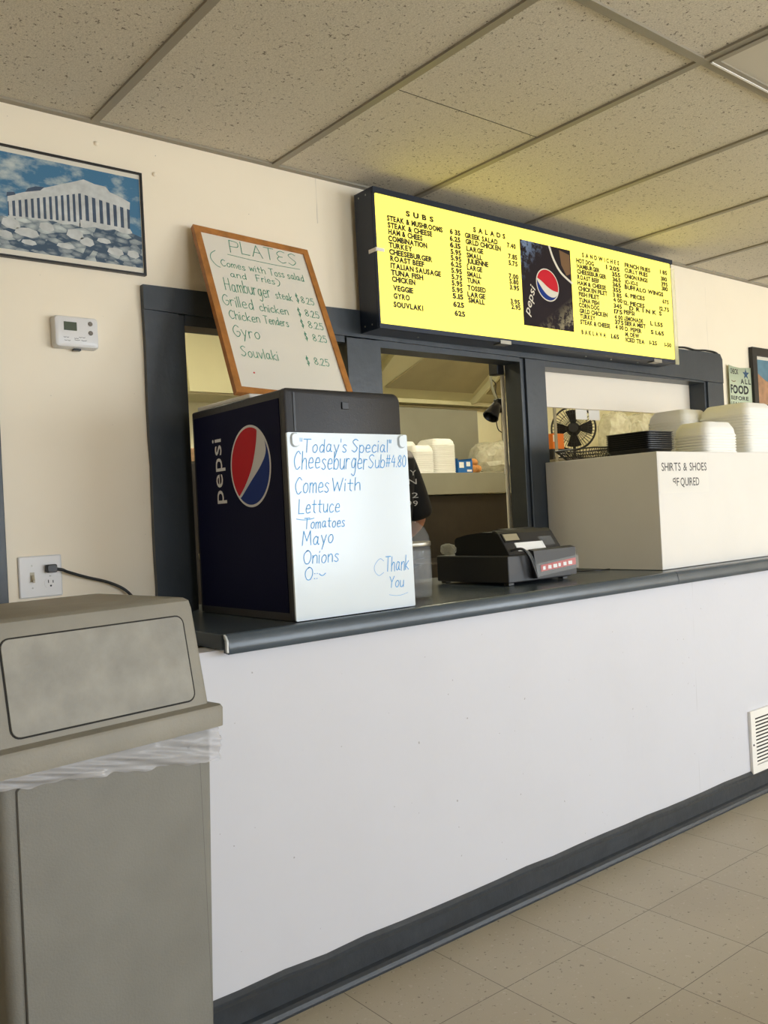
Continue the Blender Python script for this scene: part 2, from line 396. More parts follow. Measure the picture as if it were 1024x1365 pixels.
# ================================================================== THE SETTING
GX0, G = 0.590, 0.6096
struct(MB().box((-2.2, -5.7, -0.06), (8.2, 2.9, 0)).build('floor', 'floor'))
struct(MB().box((-2.2, -5.7, H + 0.007), (8.2, 0.0, H + 0.06)).build('ceiling', 'ceiling'))
g = MB()
for k in range(-5, 13):
    x = GX0 + k * G
    g.box((x - 0.012, -5.5, H), (x + 0.012, 0, H + 0.008))
for y in (-1.2158, -1.2158 - 1.2192, -1.2158 - 2 * 1.2192, -1.2158 - 3 * 1.2192):
    g.box((-2.0, y - 0.012, H - 0.0005), (7.9, y + 0.012, H + 0.008))
g.box((-2.0, -0.022, H - 0.0002), (7.9, 0, H + 0.008))
struct(g.build('ceiling_grid', 'grid'))
g = MB(); g.box((GX0 + G + 0.012, -0.6363, H + 0.0064), (GX0 + 2 * G - 0.012, -0.6343, H + 0.0072))
struct(g.build('ceiling_tile_joint', 'gap'))

# wall with the serving window
w = MB()
w.box((0.80, 0, 0), (3.79, 0.075, 0.8995)); w.box((-2.2, 0, 0), (0.80, 0.075, 2.5)); w.box((3.79, 0, 0), (8.2, 0.075, 2.5)); w.box((0.80, 0, 1.835), (3.79, 0.075, 2.5)); 
struct(w.build('wall_serving', 'wall'))
w = MB()
w.box((0.47, -0.61, 0), (8.0, -0.53, 0.8995)); w.box((0.47, -0.53, 0), (0.55, -0.001, 0.8995))
struct(w.build('wall_counter_front', 'lowwall'))
w = MB(); w.box((-2.2, -5.7, 0), (-2.0, 0, 2.5)); struct(w.build('wall_left', 'sidewall'))
w = MB(); w.box((8.0, -5.7, 0), (8.2, 0, 2.5)); struct(w.build('wall_right', 'wall'))
# window wall behind the camera
w = MB(); wins = [(0.1, 2.1), (2.9, 4.9), (5.6, 7.6)]
w.box((-2.2, -5.7, 0), (8.2, -5.6, 0.6)); w.box((-2.2, -5.7, 2.25), (8.2, -5.6, 2.5))
xs = [-2.2] + [v for q in wins for v in q] + [8.2]
for a, b in zip(xs[0::2], xs[1::2]): w.box((a, -5.7, 0.6), (b, -5.6, 2.25))
struct(w.build('wall_window_side', 'wall'))
for i, (a, b) in enumerate(wins):
    f = MB()
    for lo, hi in (((a, 0.6), (a + 0.05, 2.25)), ((b - 0.05, 0.6), (b, 2.25)), ((a, 0.6), (b, 0.65)), ((a, 2.2), (b, 2.25))):
        f.box((lo[0], -5.68, lo[1]), (hi[0], -5.61, hi[1]))
    struct(f.build('window_%d' % (i + 1), 'trim'))
# kitchen shell
w = MB(); w.box((-0.6, 2.3, 0), (8.2, 2.42, 2.7)); struct(w.build('wall_kitchen_back', 'kwall'))
w = MB(); w.box((-0.7, 0.075, 0), (-0.6, 2.42, 2.7)); struct(w.build('wall_kitchen_left', 'kwall'))
w = MB(); w.box((8.0, 0.075, 0), (8.1, 2.42, 2.7)); struct(w.build('wall_kitchen_right', 'kwall'))
w = MB(); w.box((-0.7, 0.075, 2.7), (8.2, 2.42, 2.75)); struct(w.build('ceiling_kitchen', 'white'))
# dark painted casings of the serving window
def wavy(x0, x1, n, z, a):
    return [(x0 + (x1 - x0) * i / n, z + random.uniform(-a, a)) for i in range(n + 1)]
top = [(0.711, 1.921)] + [(0.711 + 3.2 * t, 1.921 + 0.034 * t + random.uniform(-.0015, .0015)) for t in (0.1, 0.2, 0.3, 0.4, 0.55, 0.7, 0.85, 0.96)] + [(3.905, 1.953), (3.925, 1.925)]
bot = [(3.925, 1.80), (2.5, 1.822), (1.44, 1.834), (0.711, 1.848)]
struct(MB().prism([(p[0], p[1]) for p in top + bot], 'Y', -0.022, -0.0005).build('trim_1', 'trim'))          # head casing
left = [(0.711 + random.uniform(-.002, .002), 0.93 + i * 0.0905) for i in range(10)]
struct(MB().prism(left + [(0.711, 1.8475), (0.822, 1.8445), (0.826, 0.9385)], 'Y', -0.018, -0.0005).build('trim_2', 'trim'))   # left casing
struct(MB().box((1.46, -0.020, 0.9385), (1.612, 0.078, 1.830), 0.002).build('trim_3', 'trim'))               # post
p = MB(); p.box((2.385, -0.020, 0.9385), (2.508, 0.078, 1.822), 0.002); p.box((2.362, -0.010, 0.9385), (2.384, 0.078, 1.822), 0.002)
struct(p.build('trim_4', 'trim'))
p = MB(); p.box((3.775, -0.020, 0.9385), (3.925, -0.0005, 1.801), 0.002); p.box((3.758, -0.010, 0.9385), (3.774, 0.078, 1.801), 0.002)
struct(p.build('trim_5', 'trim'))
p = MB(); p.prism([(0.846, 1.812), (1.458, 1.812), (1.458, 1.8338), (0.846, 1.8445)], 'Y', -0.012, 0.078); p.box((1.613, -0.012, 1.806), (2.361, 0.078, 1.834)); p.box((2.51, -0.012, 1.796), (3.757, 0.078, 1.834))
p.box((0.8225, -0.010, 0.9385), (0.8455, 0.078, 1.8435))
struct(p.build('trim_6', 'trim'))
struct(MB().box((0.18, -0.022, 0), (0.287, -0.0005, 2.02), 0.002).build('trim_7', 'trim'))                   # casing at the far left
# baseboard of the counter wall
b = MB()
ytop = wavy(0.47, 8.0, 60, 0.097, 0.003)
for (xa, za), (xb, zb) in zip(ytop, ytop[1:]):
    za -= 0.004 * max(0, xa - 2.2); zb -= 0.004 * max(0, xb - 2.2)
    prof = lambda z: [(-0.610, 0.0), (-0.624, 0.0), (-0.624, z - 0.022), (-0.619, z - 0.017), (-0.619, z - 0.010), (-0.6115, z)]
    b.loft([[(xa, y, z) for y, z in prof(za)] + [(xa, -0.610, za)], [(xb, y, z) for y, z in prof(zb)] + [(xb, -0.610, zb)]])
b.prism([(-0.624, 0), (-0.645, 0), (-0.645, 0.006), (-0.641, 0.015), (-0.634, 0.022), (-0.624, 0.026)], 'X', 0.47, 8.0)
struct(b.build('baseboard_counter', 'base'))
b = MB(); b.box((-2.0, -0.016, 0), (0.178, -0.0005, 0.09)); b.box((0.289, -0.016, 0), (0.468, -0.0005, 0.09))
struct(b.build('baseboard_serving', 'base'))

# ================================================================== COUNTER TOP
ct = thing('countertop', (0.585, -0.3, 0.90), 'long slate-grey painted countertop with a rounded nosing under the serving window', 'counter')
cbm = MB(); cbm.box((0.586, -0.628, 0.9005), (8.0, -0.001, 0.938), 0.003); cbm.box((0.802, -0.001, 0.9005), (3.788, 0.16, 0.938)); cbm.build('counter_board', 'counter', ct)
n = MB(); prof = [(-0.629, 0.894), (-0.650, 0.892), (-0.655, 0.897), (-0.656, 0.908), (-0.652, 0.926), (-0.648, 0.935), (-0.640, 0.9395), (-0.629, 0.9395)]
n.prism(prof, 'X', 0.590, 2.43); n.prism(prof, 'X', 2.433, 8.0); n.build('nosing', 'counter', ct, smooth=50)
e = MB(); e.prism([(-0.6545, 0.897), (-0.6545, 0.924), (-0.648, 0.9345), (-0.640, 0.9385), (-0.640, 0.931), (-0.645, 0.925), (-0.647, 0.897)], 'X', 0.585, 0.5898)
e.build('worn_nosing_end', 'edge', ct)

# ================================================================== MENU SIGN
SX0, SX1, SZ0, SZ1, SF = 1.522, 3.335, 1.845, 2.338, -0.131
sign = thing('menu_sign', (SX0, -0.023, SZ0), 'wide lit yellow menu sign in a dark blue metal case above the serving window', 'sign')
c = MB(); c.box((SX0, -0.122, SZ0), (SX1, -0.023, SZ1), 0.002); c.build('sign_case', 'signblue', sign)
MB().prism(rrect(SX0 + 0.008, SZ0 + 0.018, SX1 - 0.02, SZ1 - 0.022, 0.008), 'Y', -0.1285, -0.122).build('lit_panel', 'signface', sign)
f = MB()
f.box((SX0 + 0.001, -0.130, SZ1 - 0.021), (SX1, -0.121, SZ1 - 0.001)); f.box((SX0 + 0.001, -0.130, SZ0 + 0.001), (SX1, -0.121, SZ0 + 0.017))
f.box((SX0 + 0.001, -0.130, SZ0 + 0.018), (SX0 + 0.007, -0.121, SZ1 - 0.022))
f.build('retaining_rail', 'signblue', sign)
MB().box((SX1 - 0.019, -0.131, SZ0 - 0.004), (SX1 + 0.012, -0.128, SZ1 - 0.04)).build('acrylic_edge', 'acrylic', sign)
for (ax, az, fr) in ((SX0, 2.118, 1), (2.15, SZ0 - 0.002, 0), (3.17, SZ0 - 0.002, 0)):
    k = MB()
    if fr: k.box((SX0 - 0.002, -0.135, az - 0.006), (SX0 + 0.035, -0.1305, az + 0.006)); k.box((SX0 - 0.0035, -0.135, az - 0.008), (SX0 - 0.0005, -0.095, az + 0.005))
    else: k.box((ax - 0.03, -0.134, az), (ax + 0.03, -0.1305, az + 0.011)); k.box((ax - 0.03, -0.134, az - 0.003), (ax + 0.03, -0.095, az))
    k.build('retaining_clip', 'white' if fr else 'steel', sign)
for (sy, sz) in ((-0.05, SZ1 - 0.02), (-0.09, SZ1 - 0.02), (-0.05, SZ0 + 0.02), (-0.09, SZ0 + 0.02)):
    MB().lathe([(0.003, 0.0), (0.003, -0.0015), (0.0015, -0.002)], (SX0, sy, sz), 10, 'X').build('screw', 'brass', sign)
for sx in (1.75, 2.72, 2.9, 3.1):
    MB().lathe([(0.004, 0.0), (0.004, -0.002), (0.002, -0.003)], (sx, -0.07, SZ0), 10, 'Z').build('screw', 'brass', sign)
ROWS = '''S U B S|1.67|1.803|2.268;STEAK & MUSHROOMS|1.581|1.846|2.237;STEAK & CHEESE|1.583|1.793|2.213;HAM & CHEES|1.584|1.744|2.19;COMBINATION|1.582|1.765|2.166;TURKEY|1.583|1.693|2.143;CHEESEBURGER|1.583|1.787|2.119;ROAST BEEF|1.586|1.746|2.096;ITALIAN SAUSAGE|1.586|1.826|2.071;TUNA FISH|1.586|1.738|2.047;CHICKEN|1.589|1.698|2.024;VEGGIE|1.592|1.686|1.993;GYRO|1.593|1.668|1.965;SOUVLAKI|1.591|1.73|1.935;6 35|1.882|1.937|2.239;6.25|1.88|1.935|2.213;6.15|1.879|1.935|2.189;5.95|1.881|1.936|2.164;5.95|1.88|1.935|2.141;6.25|1.879|1.935|2.118;5.95|1.879|1.935|2.094;5.75|1.879|1.935|2.07;5.95|1.878|1.934|2.047;5.95|1.878|1.934|2.023;5.15|1.879|1.935|1.999;625|1.88|1.937|1.968;625|1.885|1.94|1.935;S A L A D S|2.006|2.183|2.266;GREEK SALAD|1.96|2.138|2.237;GRLD CHICKEN|1.962|2.154|2.214;LARGE|1.964|2.055|2.188;SMALL|1.964|2.047|2.163;JULIENNE|1.964|2.079|2.141;LARGE|1.962|2.044|2.116;SMALL|1.96|2.037|2.091;TUNA|1.96|2.031|2.067;TOSSED|1.959|2.058|2.039;LARGE|1.957|2.053|2.014;SMALL|1.96|2.049|1.992;7.40|2.19|2.241|2.235;7.85|2.194|2.246|2.192;5.75|2.194|2.246|2.166;7.00|2.191|2.247|2.114;5.80|2.193|2.247|2.093;3.95|2.193|2.248|2.07;3.95|2.193|2.248|2.014;2.95|2.196|2.251|1.993;S A N D W I C H E S|2.657|2.916|2.264;HOT DOG|2.615|2.735|2.235;1 205|2.819|2.917|2.235;HAMBURGER|2.619|2.773|2.212;355|2.859|2.92|2.21;CHEESEBURGER|2.617|2.819|2.189;365|2.861|2.922|2.187;ROAST BEEF|2.618|2.766|2.165;365|2.859|2.921|2.164;HAM & CHEESE|2.616|2.811|2.141;355|2.859|2.921|2.141;CHICKEN FILET|2.619|2.819|2.117;3 85|2.858|2.922|2.118;FISH FILET|2.62|2.76|2.093;4 00|2.859|2.926|2.096;TUNA FISH|2.62|2.758|2.068;345|2.86|2.92|2.07;CORN DOG|2.618|2.757|2.046;175|2.86|2.922|2.045;GRLD CHICKEN|2.62|2.813|2.022;4 00|2.861|2.922|2.02;TURKEY|2.621|2.726|1.999;375|2.862|2.926|1.998;STEAK & CHEESE|2.621|2.827|1.975;4 00|2.864|2.925|1.976;B A K L A V A|2.626|2.793|1.932;1.65|2.829|2.887|1.932;FRNCH FRIES|2.956|3.152|2.263;1 85|3.23|3.288|2.269;CURLY FRIES|2.955|3.13|2.239;310|3.233|3.285|2.238;ONION RINGS|2.952|3.128|2.213;395|3.235|3.287|2.214;JO-JO-S|2.95|3.05|2.187;310|3.236|3.288|2.192;BUFFALO WINGS|2.947|3.248|2.163;6. PIECES|2.947|3.098|2.127;675|3.237|3.289|2.131;12. PIECES|2.934|3.093|2.092;12.75|3.21|3.288|2.095;D R I N K S|2.974|3.226|2.071;PEPSI|2.931|3.012|2.049;LEMONADE|2.929|3.075|2.021;L 1.55|3.13|3.23|2.018;SIERA MIST|2.932|3.093|1.999;D. PEPER|2.934|3.06|1.974;S 1.65|3.13|3.236|1.978;M. DEW|2.934|3.039|1.95;ICED TEA|2.935|3.078|1.926;1-25|3.115|3.175|1.928;1-50|3.236|3.291|1.928'''
SP = lambda u, v: (u, -0.1293, v)
for row in ROWS.split(';'):
    t, x0, x1, zc = row.split('|'); x0, x1, zc = float(x0), float(x1), float(zc)
    m = MB(); t = t.strip()
    if len(t) > 5 and t[1::2].strip() == '': print_text(m, t.replace(' ', ''), x0, x1, zc - 0.0088, 0.0178, SP, 0.055, gap=0.40)
    else: print_text(m, t, x0, x1, zc - 0.0088, 0.0178, SP, 0.055, space=0.30, gap=0.02)
    m.build('menu_lettering', 'letters', sign)
# printed drink picture on the sign
def disc_logo(mb, P, rx, ry, mats, red, blue, ring=0.9):
    """round emblem: white disc, red field above curve `red`, blue field below curve `blue` (unit coordinates)"""
    N = 72
    mb.mi = mats[0]
    mb.face([P(rx * math.cos(2 * math.pi * k / N), ry * math.sin(2 * math.pi * k / N), 0.0) for k in range(N)])
    def side(curve, lift, mi):
        curve = [(v.x, v.y) for v in spline([(a, b, 0) for a, b in curve], 6)]
        a0 = math.atan2(curve[0][1], curve[0][0]); a1 = math.atan2(curve[-1][1], curve[-1][0])
        return curve, a0, a1, lift, mi
    for cv, up, lift, mi in ((red, True, 0.0004, mats[1]), (blue, False, 0.0004, mats[2])):
        cv, a0, a1, lift, mi = side(cv, lift, mi)
        # curve runs from upper right to lower left; close along the circle
        if up:
            while a1 < a0: a1 += 2 * math.pi
        else:
            while a1 > a0: a1 -= 2 * math.pi
        arc = [(math.cos(a0 + (a1 - a0) * k / 40) * ring, math.sin(a0 + (a1 - a0) * k / 40) * ring) for k in range(41)]
        cvs = [(x * min(1, ring / max(1e-6, math.hypot(x, y))) , y * min(1, ring / max(1e-6, math.hypot(x, y)))) for x, y in cv]
        # resample the curve to the arc's count and loft between
        def resample(c, n):
            d = [0]
            for p, q in zip(c, c[1:]): d.append(d[-1] + math.hypot(q[0] - p[0], q[1] - p[1]))
            out = []; j = 0
            for i in range(n):
                s = d[-1] * i / (n - 1)
                while j < len(d) - 2 and d[j + 1] < s: j += 1
                t = (s - d[j]) / max(1e-9, d[j + 1] - d[j])
                out.append((c[j][0] + (c[j + 1][0] - c[j][0]) * t, c[j][1] + (c[j + 1][1] - c[j][1]) * t))
            return out
        cr = resample(cvs, 41); mb.mi = mi
        va = [mb.bm.verts.new(P(x * rx, y * ry, lift)) for x, y in arc]; vc = [mb.bm.verts.new(P(x * rx, y * ry, lift)) for x, y in cr]
        for i in range(40):
            try: mb.bm.faces.new((va[i], va[i + 1], vc[i + 1], vc[i])).material_index = mi
            except ValueError: pass
    mb.mi = 0
def dark_poster():
    m = mat('dark_printed_poster', (38, 30, 36), 0.6, spec=0.15); nt = m.node_tree; p = nt.nodes['Principled BSDF']
    tc = nt.nodes.new('ShaderNodeTexCoord'); v = tc.outputs['Object']
    n1 = ramp(nt, noise(nt, v, 34, 5, 0.75), 0.47, 0.56)
    sx = nt.nodes.new('ShaderNodeSeparateXYZ'); nt.links.new(v, sx.inputs[0])
    # splash of water from upper left and lower right
    d1 = ramp(nt, math_node(nt, 'ADD', math_node(nt, 'MULTIPLY', sx.outputs[0], -1), math_node(nt, 'MULTIPLY', sx.outputs[2], 1)), -0.50, -0.34)
    d2 = ramp(nt, math_node(nt, 'SUBTRACT', math_node(nt, 'MULTIPLY', sx.outputs[0], 1.0), math_node(nt, 'MULTIPLY', sx.outputs[2], 1.6)), 0.68, 0.86)
    f1 = math_node(nt, 'MULTIPLY', n1, d1); f2 = math_node(nt, 'MULTIPLY', n1, d2)
    c = mix_col(nt, f1, rgb(38, 29, 33), rgb(128, 146, 178))
    c = mix_col(nt, math_node(nt, 'MULTIPLY', f2, 0.8), c, rgb(176, 164, 130))
    nt.links.new(c, p.inputs['Base Color'])
    return m
M['poster'] = dark_poster()
po = MB(); po.box((2.266, -0.1296, 1.927), (2.577, -0.1286, 2.270)); 
poster = po.build('drink_picture', 'poster', sign)
a = MB()
arc = spline([(x, 0, z) for x, z in ((2.437, 2.268), (2.462, 2.215), (2.505, 2.165), (2.576, 2.128))], 6)
for p, q in zip(arc, arc[1:]): a.face([(p.x, -0.1299, p.z), (q.x, -0.1299, q.z), (q.x + 0.010, -0.1299, q.z + 0.006), (p.x + 0.010, -0.1299, p.z + 0.006)])
a.mi = 1
a.face([(2.505, -0.1298, 2.262), (2.57, -0.1298, 2.25), (2.572, -0.1298, 2.17), (2.545, -0.1298, 2.16), (2.515, -0.1298, 2.20)])
a.build('picture_arc', ['mount', 'brown'], sign)
lg = MB()
disc_logo(lg, lambda u, v, l: (2.421 + u + 0.06 * v, -0.1299 - l, 2.105 + v - 0.14 * u), 0.070, 0.066, (0, 1, 2),
          [(0.97, -0.2), (0.5, -0.22), (0.0, -0.12), (-0.5, 0.1), (-0.96, 0.22)], [(0.96, -0.28), (0.6, -0.62), (0.1, -0.66), (-0.4, -0.42), (-0.97, 0.12)], 0.93)
ca, sa = math.cos(R(62)), math.sin(R(62))
lg.mi = 0
print_text(lg, 'pepsi', 0, 0.125, 0, 0.045, lambda u, v: (2.300 + u * ca * 0.75 - v * sa * 0.75, -0.1300, 1.968 + u * sa + v * ca), 0.006, gap=0.08)
lg.build('picture_emblem', ['mount', 'red', 'logoblue'], sign)

# ================================================================== DRINK COOLER
CX0, CX1, CY0, CY1, CZ0, CZ1 = 0.818, 1.198, -0.595, -0.085, 0.9395, 1.534
co = thing('drink_cooler', (1.0, -0.34, CZ0), 'tall navy and black drink cooler with a red, white and blue round emblem', 'cooler')
# black front bezel with rounded top corners and the cabinet behind it
def front_prof(x0, x1, z0, z1, r, n=5):
    pts = [(x0, z0), (x1, z0)]
    for k in range(n + 1): a = R(90 * k / n); pts.append((x1 - r + r * math.cos(a), z1 - r + r * math.sin(a)))
    for k in range(n + 1): a = R(90 + 90 * k / n); pts.append((x0 + r * 0.35 + r * 0.35 * math.cos(a), z1 - r * 0.35 + r * 0.35 * math.sin(a)))
    return pts
c = MB(); c.loft([[(x, CY0 + 0.022, z) for x, z in front_prof(CX0, CX1, CZ0, CZ1, 0.02)], [(x, CY1, z) for x, z in front_prof(CX0, CX1, CZ0, CZ1, 0.02)]])
c.build('cabinet', 'coolerblack', co, smooth=40)
c = MB()
c.loft([[(x, CY0 + 0.018, z) for x, z in front_prof(CX0 - 0.002, CX1 + 0.002, CZ0, CZ1 + 0.001, 0.024)], [(x, CY0 + 0.004, z) for x, z in front_prof(CX0 - 0.002, CX1 + 0.002, CZ0, CZ1 + 0.001, 0.024)],
        [(x, CY0, z) for x, z in front_prof(CX0 + 0.003, CX1 - 0.003, CZ0 + 0.004, CZ1 - 0.004, 0.022)]])
c.build('door', 'coolerblack', co, smooth=40)
MB().box((CX0 + 0.022, CY0 - 0.003, 1.425), (CX0 + 0.028, CY0 + 0.001, CZ1 - 0.01)).build('door_seam', 'black', co)
MB().box((0.995, CY0 - 0.004, 1.486), (1.017, CY0 + 0.001, 1.505), 0.001).build('door_latch', 'black', co)
MB().box((CX0 - 0.0018, CY1 - 0.012, CZ0 + 0.02), (CX0 + 0.001, CY0 + 0.03, CZ1 - 0.022)).build('side_decal', 'navy', co)
lg = MB()
LP = lambda u, v, l: (CX0 - 0.0022 - l, -0.410 - u, 1.349 + v)
disc_logo(lg, LP, 0.106, 0.111, (0, 1, 2), [(0.42, .91), (.33, .5), (.1, .0), (-.25, -.42), (-.66, -.75)], [(.72, .69), (.79, .3), (.52, -.02), (0, -.38), (-.6, -.80)], 0.94)
lg.mi = 0
print_text(lg, 'pepsi', 0.0, 0.185, 0, 0.048, lambda u, v: (CX0 - 0.0024, -0.255 + v * 1.15, 1.255 + u), 0.004, gap=0.09)
# (text runs upwards, its top towards the back)
lg.build('emblem', ['logowhite', 'red', 'logoblue'], co)

# white sheet board on the cooler front
sb = thing('specials_whiteboard', (1.0, CY0 - 0.004, CZ0), 'frameless whiteboard of blue handwritten specials on the front of the cooler', 'whiteboard')
SBY = CY0 - 0.011
MB().prism(rrect(0.811, CZ0 + 0.001, 1.209, 1.420, 0.004), 'Y', SBY, CY0 - 0.005).build('board_sheet', 'board2', sb)
for cx in (0.834, 1.188):
    k = MB(); k.loft([[(cx + x, SBY - 0.0005, 1.402 + z) for x, z in rrect(-0.014, -0.020, 0.014, 0.017, 0.012)], [(cx + x * 0.8, SBY - 0.006, 1.402 + z * 0.85) for x, z in rrect(-0.014, -0.020, 0.014, 0.017, 0.012)]])
    k.build('plastic_clip', 'acrylic' if 0 else 'board2', sb, smooth=50)
BP = lambda u, v: (u, SBY - 0.0005, v)
for t, x0, x1, z, h in (('"Today\'s Special"', 0.846, 1.146, 1.370, 0.034), ('Cheeseburger', 0.826, 1.060, 1.326, 0.046), ('Sub', 1.066, 1.122, 1.328, 0.036), ('#4.80', 1.128, 1.198, 1.330, 0.032),
                        ('Comes', 0.826, 0.930, 1.264, 0.042), ('With', 0.942, 1.034, 1.268, 0.034), ('Lettuce', 0.834, 0.962, 1.214, 0.036), ('Tomatoes', 0.848, 0.976, 1.174, 0.027),
                        ('Mayo', 0.840, 0.936, 1.132, 0.036), ('Onions', 0.840, 0.950, 1.084, 0.034), ('O::~', 0.842, 0.906, 1.042, 0.032),
                        ('Thank', 1.106, 1.190, 1.044, 0.040), ('You', 1.118, 1.168, 0.998, 0.030)):
    m = MB(); hand_text(m, t, x0, x1, z, h, BP, 0.0022, shear=0.12, jit=0.4)
    if t == 'Lettuce': hand_text(m, '~', 0.826, 0.880, 1.192, 0.02, BP, 0.0018)
    if t == 'Thank': hand_text(m, 'C', 1.066, 1.100, 1.034, 0.045, BP, 0.0012); 
    if t == 'You': hand_text(m, '~', 1.115, 1.182, 0.968, 0.03, BP, 0.001)
    m.build('handwritten_line', 'blueink', sb)

# thin white tray lying on the cooler and the framed board that stands on it
tr = MB(); tr.box((0.830, -0.40, CZ1 + 0.0015), (0.99, -0.095, CZ1 + 0.0145), 0.004); tag(tr.build('plastic_tray', 'white'), 'thin white plastic tray lying flat on top of the navy cooler', 'tray')
BW, BH = 0.416, 0.620
up = Vector((0.034, 0.274, 0.561)).normalized(); xa = Vector((1, 0, 0)); xa = (xa - up * xa.dot(up)).normalized(); ya = up.cross(xa)
pb = thing('plates_whiteboard', (0, 0, 0), 'oak-framed whiteboard headed PLATES in green marker, leaning above the cooler', 'whiteboard')
pb.matrix_world = Matrix(((xa.x, ya.x, up.x, 0.842), (xa.y, ya.y, up.y, -0.304), (xa.z, ya.z, up.z, 1.5618), (0, 0, 0, 1)))
FR = 0.021
for nm, poly in (('frame_rail', [(0, 0), (BW, 0), (BW - FR, FR), (FR, FR)]), ('frame_rail', [(0, BH), (FR, BH - FR), (BW - FR, BH - FR), (BW, BH)]),
                 ('frame_stile', [(0, 0), (FR, FR), (FR, BH - FR), (0, BH)]), ('frame_stile', [(BW, 0), (BW, BH), (BW - FR, BH - FR), (BW - FR, FR)])):
    m = MB(); m.prism(poly, 'Y', -0.009, 0.009); m.build(nm, 'oak', pb, local=True)
MB().box((FR - 0.002, -0.004, FR - 0.002), (BW - FR + 0.002, 0.006, BH - FR + 0.002)).build('writing_surface', 'board', pb, local=True)
PP = lambda u, v: (u, -0.0046, v)
def pl(parts):
    m = MB()
    for t, x0, x1, z, h in parts: hand_text(m, t, x0, x1, z, h, PP, 0.0024, shear=0.02, jit=0.45)
    m.build('handwritten_line', 'greenink', pb, local=True)
m = MB(); hand_text(m, 'PLATES', 0.112, 0.355, 0.541, 0.050, PP, 0.0026, jit=0.6); hand_text(m, '~', 0.098, 0.362, 0.519, 0.02, PP, 0.002); m.build('handwritten_line', 'greenink', pb, local=True)
pl([('(', 0.032, 0.060, 0.470, 0.055), ('Comes', 0.066, 0.148, 0.474, 0.026), ('with', 0.164, 0.220, 0.477, 0.026), ('Toss salad', 0.236, 0.364, 0.476, 0.028)])
pl([('and', 0.088, 0.142, 0.437, 0.024), ('Fries', 0.180, 0.245, 0.439, 0.026), (')', 0.252, 0.264, 0.437, 0.026)])
pl([('Hamburger', 0.058, 0.215, 0.378, 0.048), ('steak', 0.234, 0.294, 0.382, 0.030), ('$', 0.309, 0.319, 0.380, 0.034), ('8.25', 0.328, 0.376, 0.382, 0.026)])
pl([('Grilled', 0.036, 0.138, 0.318, 0.040), ('chicken', 0.160, 0.262, 0.320, 0.030), ('$', 0.300, 0.310, 0.325, 0.032), ('8.25', 0.328, 0.380, 0.329, 0.026)])
pl([('Chicken', 0.046, 0.148, 0.270, 0.032), ('Tenders', 0.164, 0.250, 0.272, 0.030), ('$', 0.298, 0.308, 0.280, 0.030), ('8.25', 0.326, 0.382, 0.283, 0.026)])
pl([('Gyro', 0.044, 0.132, 0.206, 0.042), ('$', 0.298, 0.308, 0.230, 0.030), ('8.25', 0.328, 0.380, 0.232, 0.026)])
pl([('Souvlaki', 0.052, 0.176, 0.134, 0.036), ('$', 0.276, 0.286, 0.132, 0.032), ('8.25', 0.306, 0.360, 0.138, 0.026)])
m = MB(); m.lathe([(0.003, 0.0), (0.003, -0.0006)], (0.078, -0.0042, 0.078), 10, 'Y'); m.build('marker_dot', 'redprint', pb, local=True)

# ================================================================== WHITE BOX ON THE COUNTER
BX0, BX1, BY0, BY1, BZ0, BZ1 = 2.472, 3.62, -0.565, -0.024, 0.9395, 1.385
wb = thing('display_box', (3.0, -0.3, BZ0), 'large white painted box on the counter with a SHIRTS & SHOES notice', 'box')
MB().box((BX0, BY0, BZ0), (BX1, BY1, BZ1), 0.002).build('box_shell', 'boxwhite', wb)
pn = MB(); pn.box((BX0 + 0.006, BY0 - 0.0008, 1.226), (2.815, BY0 - 0.0001, 1.378)); notice = pn.build('paper_notice', 'paper', wb)
m = MB(); NP = lambda u, v: (u, BY0 - 0.0012, v)
print_text(m, 'SHIRTS & SHOES', 2.497, 2.806, 1.311, 0.031, NP, 0.004, gap=0.09, space=0.35)
print_text(m, 'QUIRED', 2.618, 2.748, 1.253, 0.031, NP, 0.004, gap=0.09)
print_text(m, 'F', 2.592, 2.609, 1.253, 0.031, NP, 0.004)
hand_text(m, '9', 2.567, 2.583, 1.250, 0.034, NP, 0.004, shear=0, jit=0)
m.build('notice_lettering', 'inkgrey', notice)

# foam containers stacked upside down on the box
def shell(rings, th):      # inner skin of an upturned thin-walled tray, from the rim underneath up to the inside of its base
    inner = []
    for r_ in rings:
        cx_ = sum(p[0] for p in r_) / len(r_); cy_ = sum(p[1] for p in r_) / len(r_)
        inner.append([(cx_ + (p[0] - cx_) * 0.997, cy_ + (p[1] - cy_) * 0.997, p[2] - th) for p in r_])
    inner = [[(p[0], p[1], max(q[2], p[2])) for p, q in zip(a_, rings[0])] for a_ in inner]
    return inner
def foam_container(wx, wy, hh, rr, label, group):
    t = MB(); rings = []
    for k, z in ((1.0, 0.0), (1.0, 0.006), (0.97, 0.008), (0.935, hh * 0.55), (0.91, hh * 0.62), (0.80, hh * 0.94), (0.76, hh)):
        rings.append([(x, y, z) for x, y in rrect(-wx / 2 * k, -wy / 2 * k, wx / 2 * k, wy / 2 * k, rr * (k if k > 0.9 else 0.8), 3)])
    t.loft(rings[::-1] + shell(rings, 0.004)); o = t.build('foam_container', 'foam', smooth=35)
    return tag(o, label, 'food container', group)
def stack(cx, cy, wx, wy, n, pitch, hh, label, group, rr=0.035, rz=0.0):
    first = foam_container(wx, wy, hh, rr, label, group)
    for i in range(n):
        o = first if i == 0 else first.copy()
        if i: COL.objects.link(o)
        o.location = (cx + random.uniform(-.0003, .0003), cy + random.uniform(-.0003, .0003), BZ1 + 0.0006 + i * pitch); o.rotation_euler = (0, 0, rz + random.uniform(-.002, .002))
        if i == n - 1: o['label'] = label.replace('nested in', 'topmost of'); del o['group']
